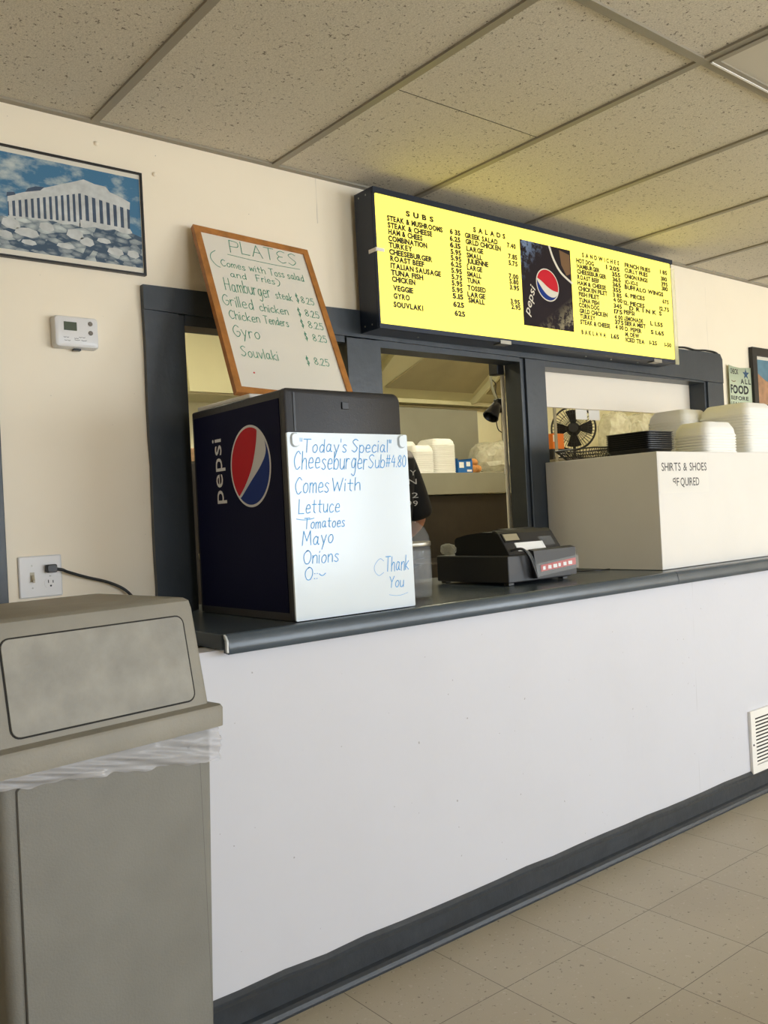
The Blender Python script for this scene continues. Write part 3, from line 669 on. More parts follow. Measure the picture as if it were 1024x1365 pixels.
stack(2.975, -0.467, 0.245, 0.165, 7, 0.0115, 0.058, 'white foam food container nested in the low front stack on the white box', 'foam containers of the front stack')
stack(3.405, -0.374, 0.255, 0.250, 15, 0.0122, 0.060, 'white foam food container nested in the tall right stack on the white box', 'foam containers of the tall stack')
stack(3.300, -0.139, 0.215, 0.215, 15, 0.0122, 0.058, 'white foam food container nested in the rear stack behind the front stack', 'foam containers of the rear stack')
# black trays
def black_tray(label):
    t = MB(); rings = []
    for k, z in ((0.88, 0.0), (0.965, 0.017), (1.0, 0.0172), (1.0, 0.0195), (0.965, 0.0195), (0.875, 0.0028)):
        rings.append([(x, y, z) for x, y in rrect(-0.092 * k, -0.103 * k, 0.092 * k, 0.103 * k, 0.02, 3)])
    t.loft(rings); return tag(t.build('food_tray', 'black', smooth=35), label, 'tray', 'black trays stacked on the white box')
bt = black_tray('shallow black plastic tray in the stack on the white box')
for i in range(9):
    o = bt if i == 0 else bt.copy()
    if i: COL.objects.link(o)
    o.location = (2.600 + random.uniform(-.0003, .0003), -0.405 + random.uniform(-.0003, .0003), BZ1 + 0.0006 + i * 0.0081)
    if i == 8: o['label'] = 'topmost black plastic tray of the stack on the white box'; del o['group']
# black perforated basket behind the trays
bk = thing('mesh_basket', (2.59, -0.165, BZ1), 'low black mesh basket on the white box behind the black trays', 'basket')
f = MB(); r0 = rrect(2.515, -0.225, 2.665, -0.095, 0.015, 3); r1 = rrect(2.495, -0.262, 2.685, -0.050, 0.02, 3)
f.tube([(x, y, BZ1 + 0.044) for x, y in r1 + r1[:1]], 0.003, 6); f.build('rim', 'black', bk)
f = MB(); f.prism(r0, 'Z', BZ1 + 0.0008, BZ1 + 0.004); f.build('base', 'blackmatt', bk)
f = MB()
for i in range(len(r0)):
    j = (i + 1) % len(r0); nn = max(1, int(math.hypot(r0[j][0] - r0[i][0], r0[j][1] - r0[i][1]) / 0.010))
    for k in range(nn):
        t = k / nn
        a = (r0[i][0] + (r0[j][0] - r0[i][0]) * t, r0[i][1] + (r0[j][1] - r0[i][1]) * t); b = (r1[i][0] + (r1[j][0] - r1[i][0]) * t, r1[i][1] + (r1[j][1] - r1[i][1]) * t)
        f.tube([(a[0], a[1], BZ1 + 0.003), (b[0], b[1], BZ1 + 0.044)], 0.0016, 4)
for q in (0.33, 0.66):
    pts = [(a[0] + (b[0] - a[0]) * q, a[1] + (b[1] - a[1]) * q, BZ1 + 0.003 + 0.041 * q) for a, b in zip(r0, r1)]
    f.tube(pts + pts[:1], 0.0016, 4)
f.build('mesh_side', 'black', bk)

# ================================================================== CASH REGISTER
rg = thing('cash_register', (1.93, -0.26, 0.9395), 'charcoal cash register on the counter with customer display and taped red strip', 'cash register')
m = MB(); m.box((1.770, -0.440, 0.9475), (2.094, -0.085, 1.040), 0.004); m.build('cash_drawer', 'register', rg)
for x in (1.79, 2.07):
    for y in (-0.42, -0.11): MB().box((x - 0.012, y - 0.012, 0.9398), (x + 0.012, y + 0.012, 0.948)).build('foot', 'black', rg)
# wedge body: seen from the customer's side
m = MB(); prof = [(-0.428, 1.0405), (-0.415, 1.062), (-0.380, 1.112), (-0.366, 1.119), (-0.30, 1.1205), (-0.23, 1.114), (-0.175, 1.104), (-0.165, 1.094), (-0.165, 1.0405)]
m.prism(prof, 'X', 1.790, 2.068); m.build('register_body', 'regdark', rg, smooth=30)
m = MB(); m.prism([(-0.4285, 1.041), (-0.4165, 1.0615), (-0.3815, 1.1125), (-0.3675, 1.1235), (-0.352, 1.1245), (-0.352, 1.041)], 'X', 1.7925, 2.0655); m.build('front_panel', 'register', rg)
def slope(u, v, lift=0.0):      # u = x, v = height fraction on the sloped front
    a, b = Vector((u, -0.4165, 1.0615)), Vector((u, -0.3815, 1.1125)); p = a + (b - a) * v
    return (p.x, p.y - 0.82 * lift, p.z + 0.57 * lift)
def patch(nm, x0, x1, v0, v1, mm, lift=0.002, th=0.002):
    m = MB(); m.loft([[slope(x0, v0, 0), slope(x1, v0, 0), slope(x1, v1, 0), slope(x0, v1, 0)], [slope(x0, v0, lift), slope(x1, v0, lift), slope(x1, v1, lift), slope(x0, v1, lift)]]); return m.build(nm, mm, rg)
patch('display_bezel', 1.80, 1.885, 0.42, 1.02, 'black', 0.003); patch('display_window', 1.806, 1.876, 0.52, 0.94, 'lcd', 0.004)
m = MB(); m.prism([(-0.378, 1.110), (-0.362, 1.1225), (-0.28, 1.128), (-0.24, 1.119), (-0.27, 1.112)], 'X', 1.895, 2.06); m.build('printer_cover', 'register', rg, smooth=30)
patch('price_label', 1.842, 1.985, -0.20, 0.34, 'labelpaper', 0.003); patch('tape_patch', 1.975, 2.040, 0.02, 0.62, 'clear', 0.005)
# card propped on the drawer front with a red strip taped over it
m = MB(); m.loft([[(1.872, -0.4645, 1.050), (2.094, -0.4645, 1.052), (2.094, -0.4645, 0.956), (1.888, -0.4645, 0.956)][::-1], [(1.872, -0.4415, 1.056), (2.094, -0.4415, 1.058), (2.094, -0.4415, 0.955), (1.888, -0.4415, 0.955)][::-1]])
m.build('propped_card', 'register', rg)
m = MB(); m.loft([[(1.902, -0.4655, 0.978), (2.088, -0.4655, 0.990), (2.088, -0.4655, 1.014), (1.902, -0.4655, 1.000)], [(1.902, -0.4685, 0.978), (2.088, -0.4685, 0.990), (2.088, -0.4685, 1.014), (1.902, -0.4685, 1.000)]])
st = m.build('printed_strip', 'redprint', rg)
m = MB()
for i in range(6):
    x = 1.912 + i * 0.027; z = 0.9835 + i * 0.0018
    m.box((x, -0.4692, z), (x + 0.012 + 0.004 * (i % 3), -0.4686, z + 0.012))
m.build('strip_panel', 'labelpaper', st)
m = MB(); m.loft([[(1.880, -0.4695, 0.962), (2.100, -0.4695, 0.978), (2.100, -0.4695, 1.024), (1.880, -0.4695, 1.006)], [(1.880, -0.4705, 0.962), (2.100, -0.4705, 0.978), (2.100, -0.4705, 1.024), (1.880, -0.4705, 1.006)]])
m.build('clear_tape', 'clear', rg)
m = MB(); m.tube(spline([(1.800, -0.425, 1.056), (1.830, -0.452, 1.060), (1.852, -0.462, 1.032), (1.868, -0.466, 0.992), (1.880, -0.468, 0.958)], 6), 0.0045, 8); m.build('cable', 'black', rg, smooth=60)
m = MB(); m.tube(spline([(1.812, -0.428, 1.062), (1.850, -0.456, 1.052), (1.874, -0.467, 1.005), (1.884, -0.468, 0.962)], 6), 0.004, 8); m.build('cable', 'clear', rg, smooth=60)
# crumpled film on the drawer
def crumple(lo, hi, n, seed):
    rd = random.Random(seed); t = bmesh.new(); bmesh.ops.create_icosphere(t, subdivisions=n, radius=1.0)
    c = [(a + b) / 2 for a, b in zip(lo, hi)]; s = [(b - a) / 2 for a, b in zip(lo, hi)]
    for v in t.verts:
        k = 0.80 + 0.2 * rd.random()
        p = v.co * k
        for i in range(3): p[i] = math.copysign(abs(p[i]) ** 0.75, p[i])
        v.co = Vector((c[0] + max(-1, min(1, p.x)) * s[0], c[1] + max(-1, min(1, p.y)) * s[1], c[2] + max(-1, min(1, p.z)) * s[2]))
    return t
m = MB(); m.add(crumple((1.776, -0.175, 1.0405), (1.80, -0.09, 1.085), 3, 3)); tag(m.build('crumpled_film', 'clearfilm'), 'small crumpled clear film on the left end of the cash drawer', 'film')
# cable that runs off behind the register
m = MB(); m.tube(spline([(2.098, -0.30, 0.945), (2.16, -0.30, 0.948), (2.22, -0.24, 0.943), (2.31, -0.25, 0.942), (2.38, -0.33, 0.942), (2.45, -0.34, 0.942)], 6), 0.0025, 6); m.lathe([(0.004, 0), (0.010, 0.006), (0.010, 0.024), (0.004, 0.03)], (2.112, -0.30, 0.9505), 10, 'X')
tag(m.build('power_cable', 'black', smooth=50), 'thin black cable trailing from the cash register towards the white box', 'cable')

# ================================================================== CLEAR JUG
jg = thing('clear_jug', (1.356, -0.405, 0.9395), 'clear plastic jug with a metal band, half hidden behind the whiteboard', 'jug')
jc = (1.356, -0.405, 0.9395)
MB().lathe([(0.060, 0.001), (0.072, 0.006), (0.075, 0.02), (0.072, 0.03), (0.075, 0.04), (0.075, 0.150), (0.073, 0.158)], jc, 28).build('bottle_body', 'clear', jg, smooth=40)
MB().lathe([(0.0752, 0.158), (0.0765, 0.160), (0.0765, 0.170), (0.0752, 0.172)], jc, 28).build('metal_band', 'steel', jg, smooth=40)
MB().lathe([(0.074, 0.173), (0.072, 0.19), (0.060, 0.215), (0.040, 0.232), (0.018, 0.240)], jc, 28).build('dome', 'clear', jg, smooth=50)
MB().lathe([(0.018, 0.240), (0.018, 0.262), (0.014, 0.266)], jc, 18).build('cap', 'clear', jg, smooth=40)
MB().lathe([(0.0757, 0.050), (0.0757, 0.145)], jc, 28, cap=False).build('paper_label', 'clear', jg, smooth=40)

# ================================================================== LITTER BIN
tb = thing('litter_bin', (0.4048, -0.8906, 0), 'tall grey-beige plastic litter bin with a hooded swing lid left of the counter', 'litter bin', rz=R(7.4))
BWID = 0.424
def brect(z, ix0, ix1, iy0, iy1, r=0.02, n=4): return [(x, y, z) for x, y in rrect(-BWID + ix0, iy0, -ix1, 0.42 - iy1, r, n)]
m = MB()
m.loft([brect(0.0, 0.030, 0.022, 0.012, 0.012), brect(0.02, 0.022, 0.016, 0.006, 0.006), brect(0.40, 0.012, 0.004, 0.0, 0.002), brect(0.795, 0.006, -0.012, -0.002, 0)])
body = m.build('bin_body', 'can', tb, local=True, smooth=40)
# raised plain panel with a groove round it on the front
m = MB(); m.prism(rrect(-0.3867, 0.0322, -0.0238, 0.7735, 0.006), 'Y', -0.0036, 0.006); m.build('panel_groove', 'seam', tb, local=True)
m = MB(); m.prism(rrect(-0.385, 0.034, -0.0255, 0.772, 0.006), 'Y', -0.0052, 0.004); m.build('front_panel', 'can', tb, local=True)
# plastic liner folded out under the hood
m = MB(); N = 150; rows = []
path = [(-0.425 + 0.440 * k / N, -0.010) for k in range(N + 1)] + [(0.017, -0.010 + 0.42 * k / 40) for k in range(1, 41)]
rd = random.Random(4); ph = [rd.uniform(0, 6.28) for _ in range(6)]
low = [0.778 - 0.050 * max(0, min(1, (p[0] + 0.42) / 0.44)) ** 1.2 + 0.0025 * math.sin(p[0] * 60 + ph[0]) + 0.0015 * math.sin(p[0] * 143 + ph[1]) for p in path]
NJ = 18
for j in range(NJ + 1):
    t = j / NJ; row = []
    for k, (p, lz) in enumerate(zip(path, low)):
        z = 0.805 + (lz - 0.805) * t
        d = z * 170 + p[0] * 46          # long slanting pleats
        f_ = 0.0026 * math.sin(d + ph[2]) + 0.0018 * math.sin(d * 1.9 + 20 * p[0] + ph[3]) + 0.0012 * math.sin(d * 3.3 - 31 * p[0] + ph[4])
        f_ = (f_ + 0.004) * min(1, t * 4) + 0.006 * math.sin(t * 3.1)
        row.append((p[0], p[1] - f_, z) if p[1] <= -0.0099 else (p[0] + f_, p[1], z))
    rows.append(row)
m.loft(rows, False, False, closed=False)
m.build('plastic_liner', 'bag', tb, local=True, smooth=80)
# hood: flared lip, sloped front, flat top, side cheeks
m = MB()
def hrect(z, x0, x1, y0, y1, r=0.015): return [(x, y, z) for x, y in rrect(x0, y0, x1, y1, r, 4)]
m.loft([hrect(0.797, -0.443, 0.030, -0.020, 0.445), hrect(0.832, -0.444, 0.031, -0.021, 0.446), hrect(0.838, -0.441, 0.028, -0.018, 0.443), hrect(0.843, -0.424, 0.008, -0.001, 0.428, 0.012),
        hrect(1.030, -0.412, 0.006, 0.037, 0.42, 0.012), hrect(1.046, -0.410, 0.004, 0.042, 0.418, 0.012), hrect(1.052, -0.404, -0.002, 0.052, 0.41, 0.012)])
hood = m.build('hood', 'canhood', tb, local=True, smooth=35)
def front(u, v, lift):    # v = height, on the sloped hood front
    y = -0.001 + (v - 0.843) * (0.038 / 0.187)
    return (u, y - lift, v + lift * 0.2)
def fpatch(nm, x0, z0, x1, z1, r, l0, l1, mm, par, chamfer=0.0):
    m = MB(); a = rrect(x0, z0, x1, z1, r, 5); b = rrect(x0 + chamfer, z0 + chamfer, x1 - chamfer, z1 - chamfer, max(0.001, r - chamfer), 5)
    m.loft([[front(u, v, l0) for u, v in a], [front(u, v, l1) for u, v in b]]); return m.build(nm, mm, par, local=True, smooth=40)
fpatch('swing_door_gap', -0.3890, 0.8525, -0.0222, 1.0205, 0.018, -0.006, 0.0006, 'gap', tb)
fpatch('swing_door', -0.3870, 0.8545, -0.0245, 1.0190, 0.016, -0.004, 0.0022, 'candoor', tb, 0.0015)

# ================================================================== THINGS ON THE WALL
def print_temple():
    m = mat('printed_sky', (70, 126, 160), 0.4); nt = m.node_tree; p = nt.nodes['Principled BSDF']
    tc = nt.nodes.new('ShaderNodeTexCoord'); mp = nt.nodes.new('ShaderNodeMapping'); nt.links.new(tc.outputs['Object'], mp.inputs['Vector']); mp.inputs['Scale'].default_value = (1.0, 1, 1.8)
    f = ramp(nt, noise(nt, mp.outputs['Vector'], 9, 6, 0.6), 0.50, 0.68)
    nt.links.new(mix_col(nt, f, rgb(62, 114, 148), rgb(198, 204, 196)), p.inputs['Base Color']); return m
def print_rocks():
    m = mat('printed_rocks', (120, 140, 156), 0.4); nt = m.node_tree; p = nt.nodes['Principled BSDF']
    tc = nt.nodes.new('ShaderNodeTexCoord'); mp = nt.nodes.new('ShaderNodeMapping'); nt.links.new(tc.outputs['Object'], mp.inputs['Vector']); mp.inputs['Scale'].default_value = (1.0, 1, 2.2)
    n = nt.nodes.new('ShaderNodeTexVoronoi'); n.inputs['Scale'].default_value = 30; nt.links.new(mp.outputs['Vector'], n.inputs['Vector'])
    f = noise(nt, mp.outputs['Vector'], 40, 5, 0.7)
    sp_ = nt.nodes.new('ShaderNodeSeparateColor'); nt.links.new(n.outputs['Color'], sp_.inputs[0])
    g_ = ramp(nt, math_node(nt, 'ADD', math_node(nt, 'SUBTRACT', sp_.outputs[0], math_node(nt, 'MULTIPLY', n.outputs['Distance'], 0.8)), math_node(nt, 'SUBTRACT', f, 0.5)), -0.15, 0.85)
    nt.links.new(mix_col(nt, g_, rgb(56, 78, 98), rgb(204, 210, 204)), p.inputs['Base Color']); return m
M['psky'] = print_temple(); M['prock'] = print_rocks()
M['pmarble'] = mat('printed_marble', (196, 198, 194), 0.4, var=0.15, vscale=40)
M['pshade'] = mat('printed_blue_shade', (62, 78, 98), 0.4, var=0.2, vscale=40)
PX0, PX1, PZ0, PZ1 = 0.292, 0.728, 1.950, 2.257
pic = thing('temple_picture', (0.51, -0.001, PZ0), 'black-framed picture of a ruined Greek temple on rocks under a blue sky', 'picture')
m = MB()
for lo, hi in (((PX0, PZ0), (PX1, PZ0 + 0.006)), ((PX0, PZ1 - 0.006), (PX1, PZ1)), ((PX0, PZ0 + 0.006), (PX0 + 0.006, PZ1 - 0.006)), ((PX1 - 0.006, PZ0 + 0.006), (PX1, PZ1 - 0.006))):
    m.box((lo[0], -0.016, lo[1]), (hi[0], -0.001, hi[1]))
m.build('picture_frame', 'frameblack', pic)
MB().box((PX0 + 0.005, -0.010, PZ0 + 0.005), (PX1 - 0.005, -0.002, PZ1 - 0.005)).build('mount', 'mount', pic)
# printed scene: (u, v) in 0..1 over the print, a few flat shapes
qx0, qx1, qz0, qz1 = PX0 + 0.010, PX1 - 0.008, PZ0 + 0.022, PZ1 - 0.019
m = MB()
def Q(u, v, k=0): return (qx0 + (qx1 - qx0) * u, -0.0102 - 0.0001 * k, qz0 + (qz1 - qz0) * v)
def poly(pts, mi, k): m.mi = mi; m.face([Q(u, v, k) for u, v in pts])
poly([(0, 0), (1, 0), (1, 1), (0, 1)], 0, 0)
# temple: long side on the left, gabled front on the right, corner at u = 0.57
L_ = lambda a_, b_, t_: a_ + (b_ - a_) * t_
poly([(0.085, 0.33), (0.568, 0.36), (0.568, 0.80), (0.09, 0.55)], 3, 1)                       # shaded long side
poly([(0.085, 0.49), (0.568, 0.715), (0.568, 0.855), (0.088, 0.55)], 2, 2)
poly([(0.568, 0.36), (0.914, 0.377), (0.92, 0.64), (0.568, 0.72)], 3, 1)
poly([(0.568, 0.715), (0.920, 0.636), (0.925, 0.718), (0.851, 0.763), (0.781, 0.791), (0.751, 0.843), (0.673, 0.847), (0.597, 0.875), (0.568, 0.855)], 2, 2)
poly([(0.20, 0.62), (0.30, 0.665), (0.33, 0.71), (0.27, 0.70), (0.22, 0.665)], 3, 3); poly([(0.08, 0.54), (0.14, 0.575), (0.13, 0.60), (0.085, 0.585)], 3, 3)
for i in range(12):
    t_ = (i + 0.15) / 12; t2 = t_ + 0.55 / 12; u, u2 = L_(0.087, 0.566, t_), L_(0.087, 0.566, t2)
    poly([(u, L_(0.345, 0.40, t_)), (u2, L_(0.345, 0.40, t2)), (u2, L_(0.50, 0.72, t2)), (u, L_(0.50, 0.72, t_))], 2, 3)
for i in range(7):
    t_ = (i + 0.02) / 7; t2 = t_ + 0.52 / 7; u, u2 = L_(0.572, 0.922, t_), L_(0.572, 0.922, t2)
    poly([(u, 0.40), (u2, 0.40), (u2, L_(0.72, 0.64, t2)), (u, L_(0.72, 0.64, t_))], 2, 3)
poly([(0.55, 0.345), (0.93, 0.345), (0.93, 0.385), (0.915, 0.42), (0.56, 0.43)], 2, 4); poly([(0.085, 0.315), (0.56, 0.34), (0.56, 0.40), (0.085, 0.345)], 2, 4)
rk = [(0, 0.32), (0.06, 0.335), (0.12, 0.325), (0.215, 0.36), (0.30, 0.345), (0.372, 0.37), (0.44, 0.345), (0.505, 0.365), (0.58, 0.345), (0.66, 0.375), (0.735, 0.36), (0.80, 0.385), (0.862, 0.36), (0.93, 0.375), (1.0, 0.345)]
for a_, b_ in zip(rk, rk[1:]): poly([(a_[0], 0), (b_[0], 0), b_, a_], 1, 5)
for u, v, w_, h_ in ((0.10, 0.27, 0.06, 0.06), (0.20, 0.20, 0.08, 0.05), (0.33, 0.29, 0.05, 0.05), (0.52, 0.26, 0.06, 0.06), (0.60, 0.20, 0.05, 0.05), (0.72, 0.24, 0.05, 0.03), (0.80, 0.14, 0.06, 0.045), (0.93, 0.14, 0.045, 0.045), (0.21, 0.10, 0.05, 0.03), (0.45, 0.12, 0.06, 0.03), (0.06, 0.15, 0.05, 0.04)):
    poly([(u + w_ * x_, v + h_ * y_) for x_, y_ in ((-1, -.3), (-.5, -.8), (.4, -1), (1, -.4), (.8, .6), (.1, 1), (-.8, .7))], 2, 6)
m.build('temple_print', ['psky', 'prock', 'pmarble', 'pshade'], pic)
# partly seen picture at the right edge
PX0, PX1, PZ0, PZ1 = 4.236, 4.66, 1.66, 2.018
pic2 = thing('mountain_picture', (4.45, -0.001, PZ0), 'black-framed picture of an orange hillside under blue sky at the right edge', 'picture')
m = MB()
for lo, hi in (((PX0, PZ0), (PX1, PZ0 + 0.045)), ((PX0, PZ1 - 0.045), (PX1, PZ1)), ((PX0, PZ0 + 0.045), (PX0 + 0.045, PZ1 - 0.045)), ((PX1 - 0.045, PZ0 + 0.045), (PX1, PZ1 - 0.045))):
    m.box((lo[0], -0.024, lo[1]), (hi[0], -0.001, hi[1]))
m.build('picture_frame', 'frameblack', pic2)
m = MB(); qx0, qx1, qz0, qz1 = PX0 + 0.044, PX1 - 0.044, PZ0 + 0.044, PZ1 - 0.044
m.box((qx0, -0.010, qz0), (qx1, -0.003, qz1)); m.build('mount', 'mount', pic2)
M['pteal'] = mat('printed_teal_sky', (84, 124, 142), 0.4, var=0.2, vscale=14); M['phill'] = mat('printed_orange_hill', (172, 128, 92), 0.4, var=0.3, vscale=25)
m = MB()
def poly2(pts, mi, k): m.mi = mi; m.face([(qx0 + (qx1 - qx0) * u, -0.0102 - 0.0001 * k, qz0 + (qz1 - qz0) * v) for u, v in pts])
poly2([(0.0, 0), (1, 0), (1, 0.93), (0, 0.93)], 0, 0); poly2([(0, 0), (1, 0), (1, 0.30), (0.5, .46), (0.3, .52), (0.12, .62), (0, .68)], 1, 1)
m.build('hill_print', ['pteal', 'phill'], pic2)
# curled paper notice
cn = thing('paper_notice', (4.13, -0.002, 1.62), 'pale green curled CHECK ALL FOOD paper notice taped beside the window', 'notice')
cy = lambda u: -0.004 - 0.012 * max(0, 0.25 - u) / 0.25 - 0.018 * max(0, u - 0.7)
cx0, cx1, cz0, cz1 = 3.992, 4.262, 1.62, 1.905
m = MB(); rows = []
for j in range(2):
    rows.append([(cx0 + (cx1 - cx0) * k / 24, cy(k / 24), cz0 if j == 0 else cz1 - 0.008 * (1 - abs(2 * k / 24 - 1))) for k in range(25)])
m.loft(rows, False, False, closed=False)
sh = m.build('paper_sheet', 'greenpaper', cn, smooth=60); so = sh.modifiers.new('thick', 'SOLIDIFY'); so.thickness = 0.0006; so.offset = -1
m = MB(); CN = lambda u, v: (u, cy((u - cx0) / (cx1 - cx0)) - 0.0009, v)
for t_, a_, b_, z_, h_, bo, ga in (('CHECK', 4.012, 4.110, 1.862, 0.026, 0.02, 0.05), ('ALL', 4.128, 4.230, 1.812, 0.026, 0.03, 0.2), ('FOOD', 4.008, 4.205, 1.758, 0.042, 0.04, 0.06), ('BEFORE', 4.008, 4.200, 1.722, 0.020, 0.03, 0.1), ('LEAVING', 4.008, 4.200, 1.690, 0.020, 0.03, 0.1)):
    m = MB(); print_text(m, t_, a_, b_, z_, h_, CN, bo, gap=ga); m.build('notice_lettering', 'blackmatt', cn)
m = MB(); st_ = []
for k in range(10):
    r_ = 0.032 if k % 2 == 0 else 0.013; a = R(90 + 36 * k); st_.append(CN(4.186 + r_ * 1.05 * math.cos(a), 1.866 + r_ * math.sin(a)))
cc = CN(4.186, 1.866)
for k in range(10): m.face([cc, st_[k], st_[(k + 1) % 10]])
m.build('star', mat('star_blue_ink', (40, 74, 104), 0.6), cn)
m = MB(); hand_text(m, '~', 4.024, 4.075, 1.815, 0.022, CN, 0.004, jit=0); m.build('scrawl', 'brown', cn)

# cable tacked round the top right of the casing
m = MB(); m.tube(spline([(3.36, -0.022, 1.962), (3.48, -0.006, 1.958), (3.60, -0.006, 1.966), (3.70, -0.006, 1.960), (3.80, -0.006, 1.966), (3.895, -0.006, 1.960), (3.931, -0.006, 1.925), (3.934, -0.006, 1.80), (3.934, -0.006, 1.66)], 6), 0.005, 8)
tag(m.build('wall_cable', 'black', smooth=50), 'black cable running along the top of the casing right of the menu sign', 'cable')

# thermostat
th = thing('thermostat', (0.502, -0.001, 1.71), 'white wall thermostat with a small green display left of the window', 'thermostat')
m = MB(); m.loft([[(x, y, z) for x, z in rrect(0.440 + i, 1.713 + i, 0.566 - i, 1.802 - i, 0.010)] for y, i in ((-0.001, 0), (-0.022, 0.0), (-0.030, 0.003), (-0.033, 0.009))]); m.build('casing', 'plate', th, smooth=40)
MB().box((0.466, -0.0345, 1.760), (0.502, -0.033, 1.784), 0.0005).build('display', 'greenlcd', th)
for z in (1.783, 1.757): MB().lathe([(0.0065, 0), (0.0065, -0.0015), (0.005, -0.003)], (0.541, -0.033, z), 16, 'Y').build('button', mat('grey_button', (120, 112, 100), 0.5), th)
m = MB(); TP = lambda u, v: (u, -0.0334, v)
for a, b, z in ((0.464, 0.478, 1.740), (0.466, 0.482, 1.731), (0.494, 0.505, 1.738), (0.507, 0.524, 1.742), (0.494, 0.528, 1.7335)): hand_text(m, '~~', a, b, z - 0.002, 0.008, TP, 0.0012, jit=0)
m.build('small_lettering', 'inkgrey', th)
MB().box((0.496, -0.020, 1.7075), (0.516, -0.006, 1.7135)).build('slide_switch', 'black', th)

# switch and socket plate
sp = thing('switch_plate', (0.377, -0.001, 1.022), 'white double plate with a toggle switch and a socket on the left wall', 'switch plate')
m = MB(); m.loft([[(x, y, z) for x, z in rrect(0.3195 + i, 1.0225 + i, 0.4355 - i, 1.1365 - i, 0.004)] for y, i in ((-0.001, 0), (-0.005, 0.0), (-0.0075, 0.003))]); m.build('cover_plate', 'plate', sp, smooth=30)
m = MB(); m.box((0.3485, -0.0085, 1.066), (0.3605, -0.0072, 1.092)); m.build('switch_slot', 'toggle', sp)
m = MB(); m.loft([[(0.351, -0.008, 1.072), (0.358, -0.008, 1.072), (0.358, -0.008, 1.086), (0.351, -0.008, 1.086)], [(0.352, -0.022, 1.064), (0.357, -0.022, 1.064), (0.357, -0.022, 1.071), (0.352, -0.022, 1.071)]]); m.build('toggle', 'toggle', sp)
for x, z in ((0.3545, 1.110), (0.3545, 1.049), (0.403, 1.0795)): MB().lathe([(0.0025, 0), (0.002, -0.0012)], (x, -0.0075, z), 10, 'Y').build('screw', 'brass', sp)
for z in (1.0995, 1.0595):
    m = MB(); m.prism([(0.403 + 0.017 * math.cos(R(a)) * 1.0, z + max(-0.0135, min(0.0135, 0.017 * math.sin(R(a))))) for a in range(0, 360, 10)], 'Y', -0.0088, -0.0070)
    so_ = m.build('socket', 'plate', sp)
    m = MB()
    for dx, h_ in ((-0.0063, 0.0085), (0.0063, 0.0070)): m.box((0.403 + dx - 0.0012, -0.0092, z + 0.0005), (0.403 + dx + 0.0012, -0.0087, z + 0.0005 + h_))
    m.prism([(0.403 + 0.0027 * math.cos(R(a)), z - 0.0075 + 0.0027 * math.sin(R(a))) for a in range(0, 360, 30)], 'Y', -0.0092, -0.0087)
    m.build('slot', 'black', so_)
pc = thing('plugged_cord', (0.403, -0.0095, 1.0995), 'black plug and cord in the upper socket drooping behind the litter bin', 'power cord')
m = MB(); m.loft([[(x, y, z) for x, z in rrect(0.388 + i, 1.088 + i, 0.418 - i, 1.111 - i, 0.005)] for y, i in ((-0.0093, 0.001), (-0.022, 0), (-0.030, 0.003))]); m.build('plug', 'black', pc, smooth=40)
m = MB(); m.tube(spline([(0.410, -0.024, 1.098), (0.430, -0.027, 1.094), (0.447, -0.024, 1.086), (0.50, -0.020, 1.067), (0.56, -0.020, 1.048), (0.61, -0.024, 1.020), (0.645, -0.028, 0.975), (0.655, -0.03, 0.9445)], 6), 0.0042, 8); m.build('cord', 'black', pc, smooth=50)

# floor-level vent
vt = thing('wall_vent', (3.09, -0.611, 0.08), 'white louvred vent grille low on the counter wall at the right edge', 'vent')
vx0, vx1, vz0, vz1 = 2.937, 3.29, 0.082, 0.332
m = MB()
for lo, hi in (((vx0, vz0), (vx1, vz0 + 0.030)), ((vx0, vz1 - 0.030), (vx1, vz1)), ((vx0, vz0 + 0.030), (vx0 + 0.034, vz1 - 0.030)), ((vx1 - 0.034, vz0 + 0.030), (vx1, vz1 - 0.030))): m.box((lo[0], -0.622, lo[1]), (hi[0], -0.6105, hi[1]))
m.build('vent_frame', 'white', vt)
MB().box((vx0 + 0.03, -0.6135, vz0 + 0.03), (vx1 - 0.03, -0.6105, vz1 - 0.03)).build('vent_backing', 'gap', vt)
for i in range(13):
    z = vz0 + 0.034 + i * 0.0143
    m = MB(); m.prism([(-0.6215, z), (-0.6195, z - 0.001), (-0.6150, z + 0.0050), (-0.617, z + 0.0062)], 'X', vx0 + 0.032, vx1 - 0.032); m.build('louvre', 'white', vt)
MB().lathe([(0.0045, 0), (0.0035, -0.002)], (vx0 + 0.014, -0.622, (vz0 + vz1) / 2 - 0.01), 12, 'Y').build('screw', 'black', vt)
# small hooks left in the wall
for x, z, l in ((0.598, 2.322, 'small painted-over wall anchor above the temple picture'), (0.775, 2.268, 'small painted-over nail right of the temple picture')):
    m = MB(); m.lathe([(0.007, 0), (0.006, -0.003), (0.002, -0.006)], (x, -0.0006, z), 10, 'Y'); tag(m.build('wall_anchor', 'wall', smooth=40), l, 'wall anchor')

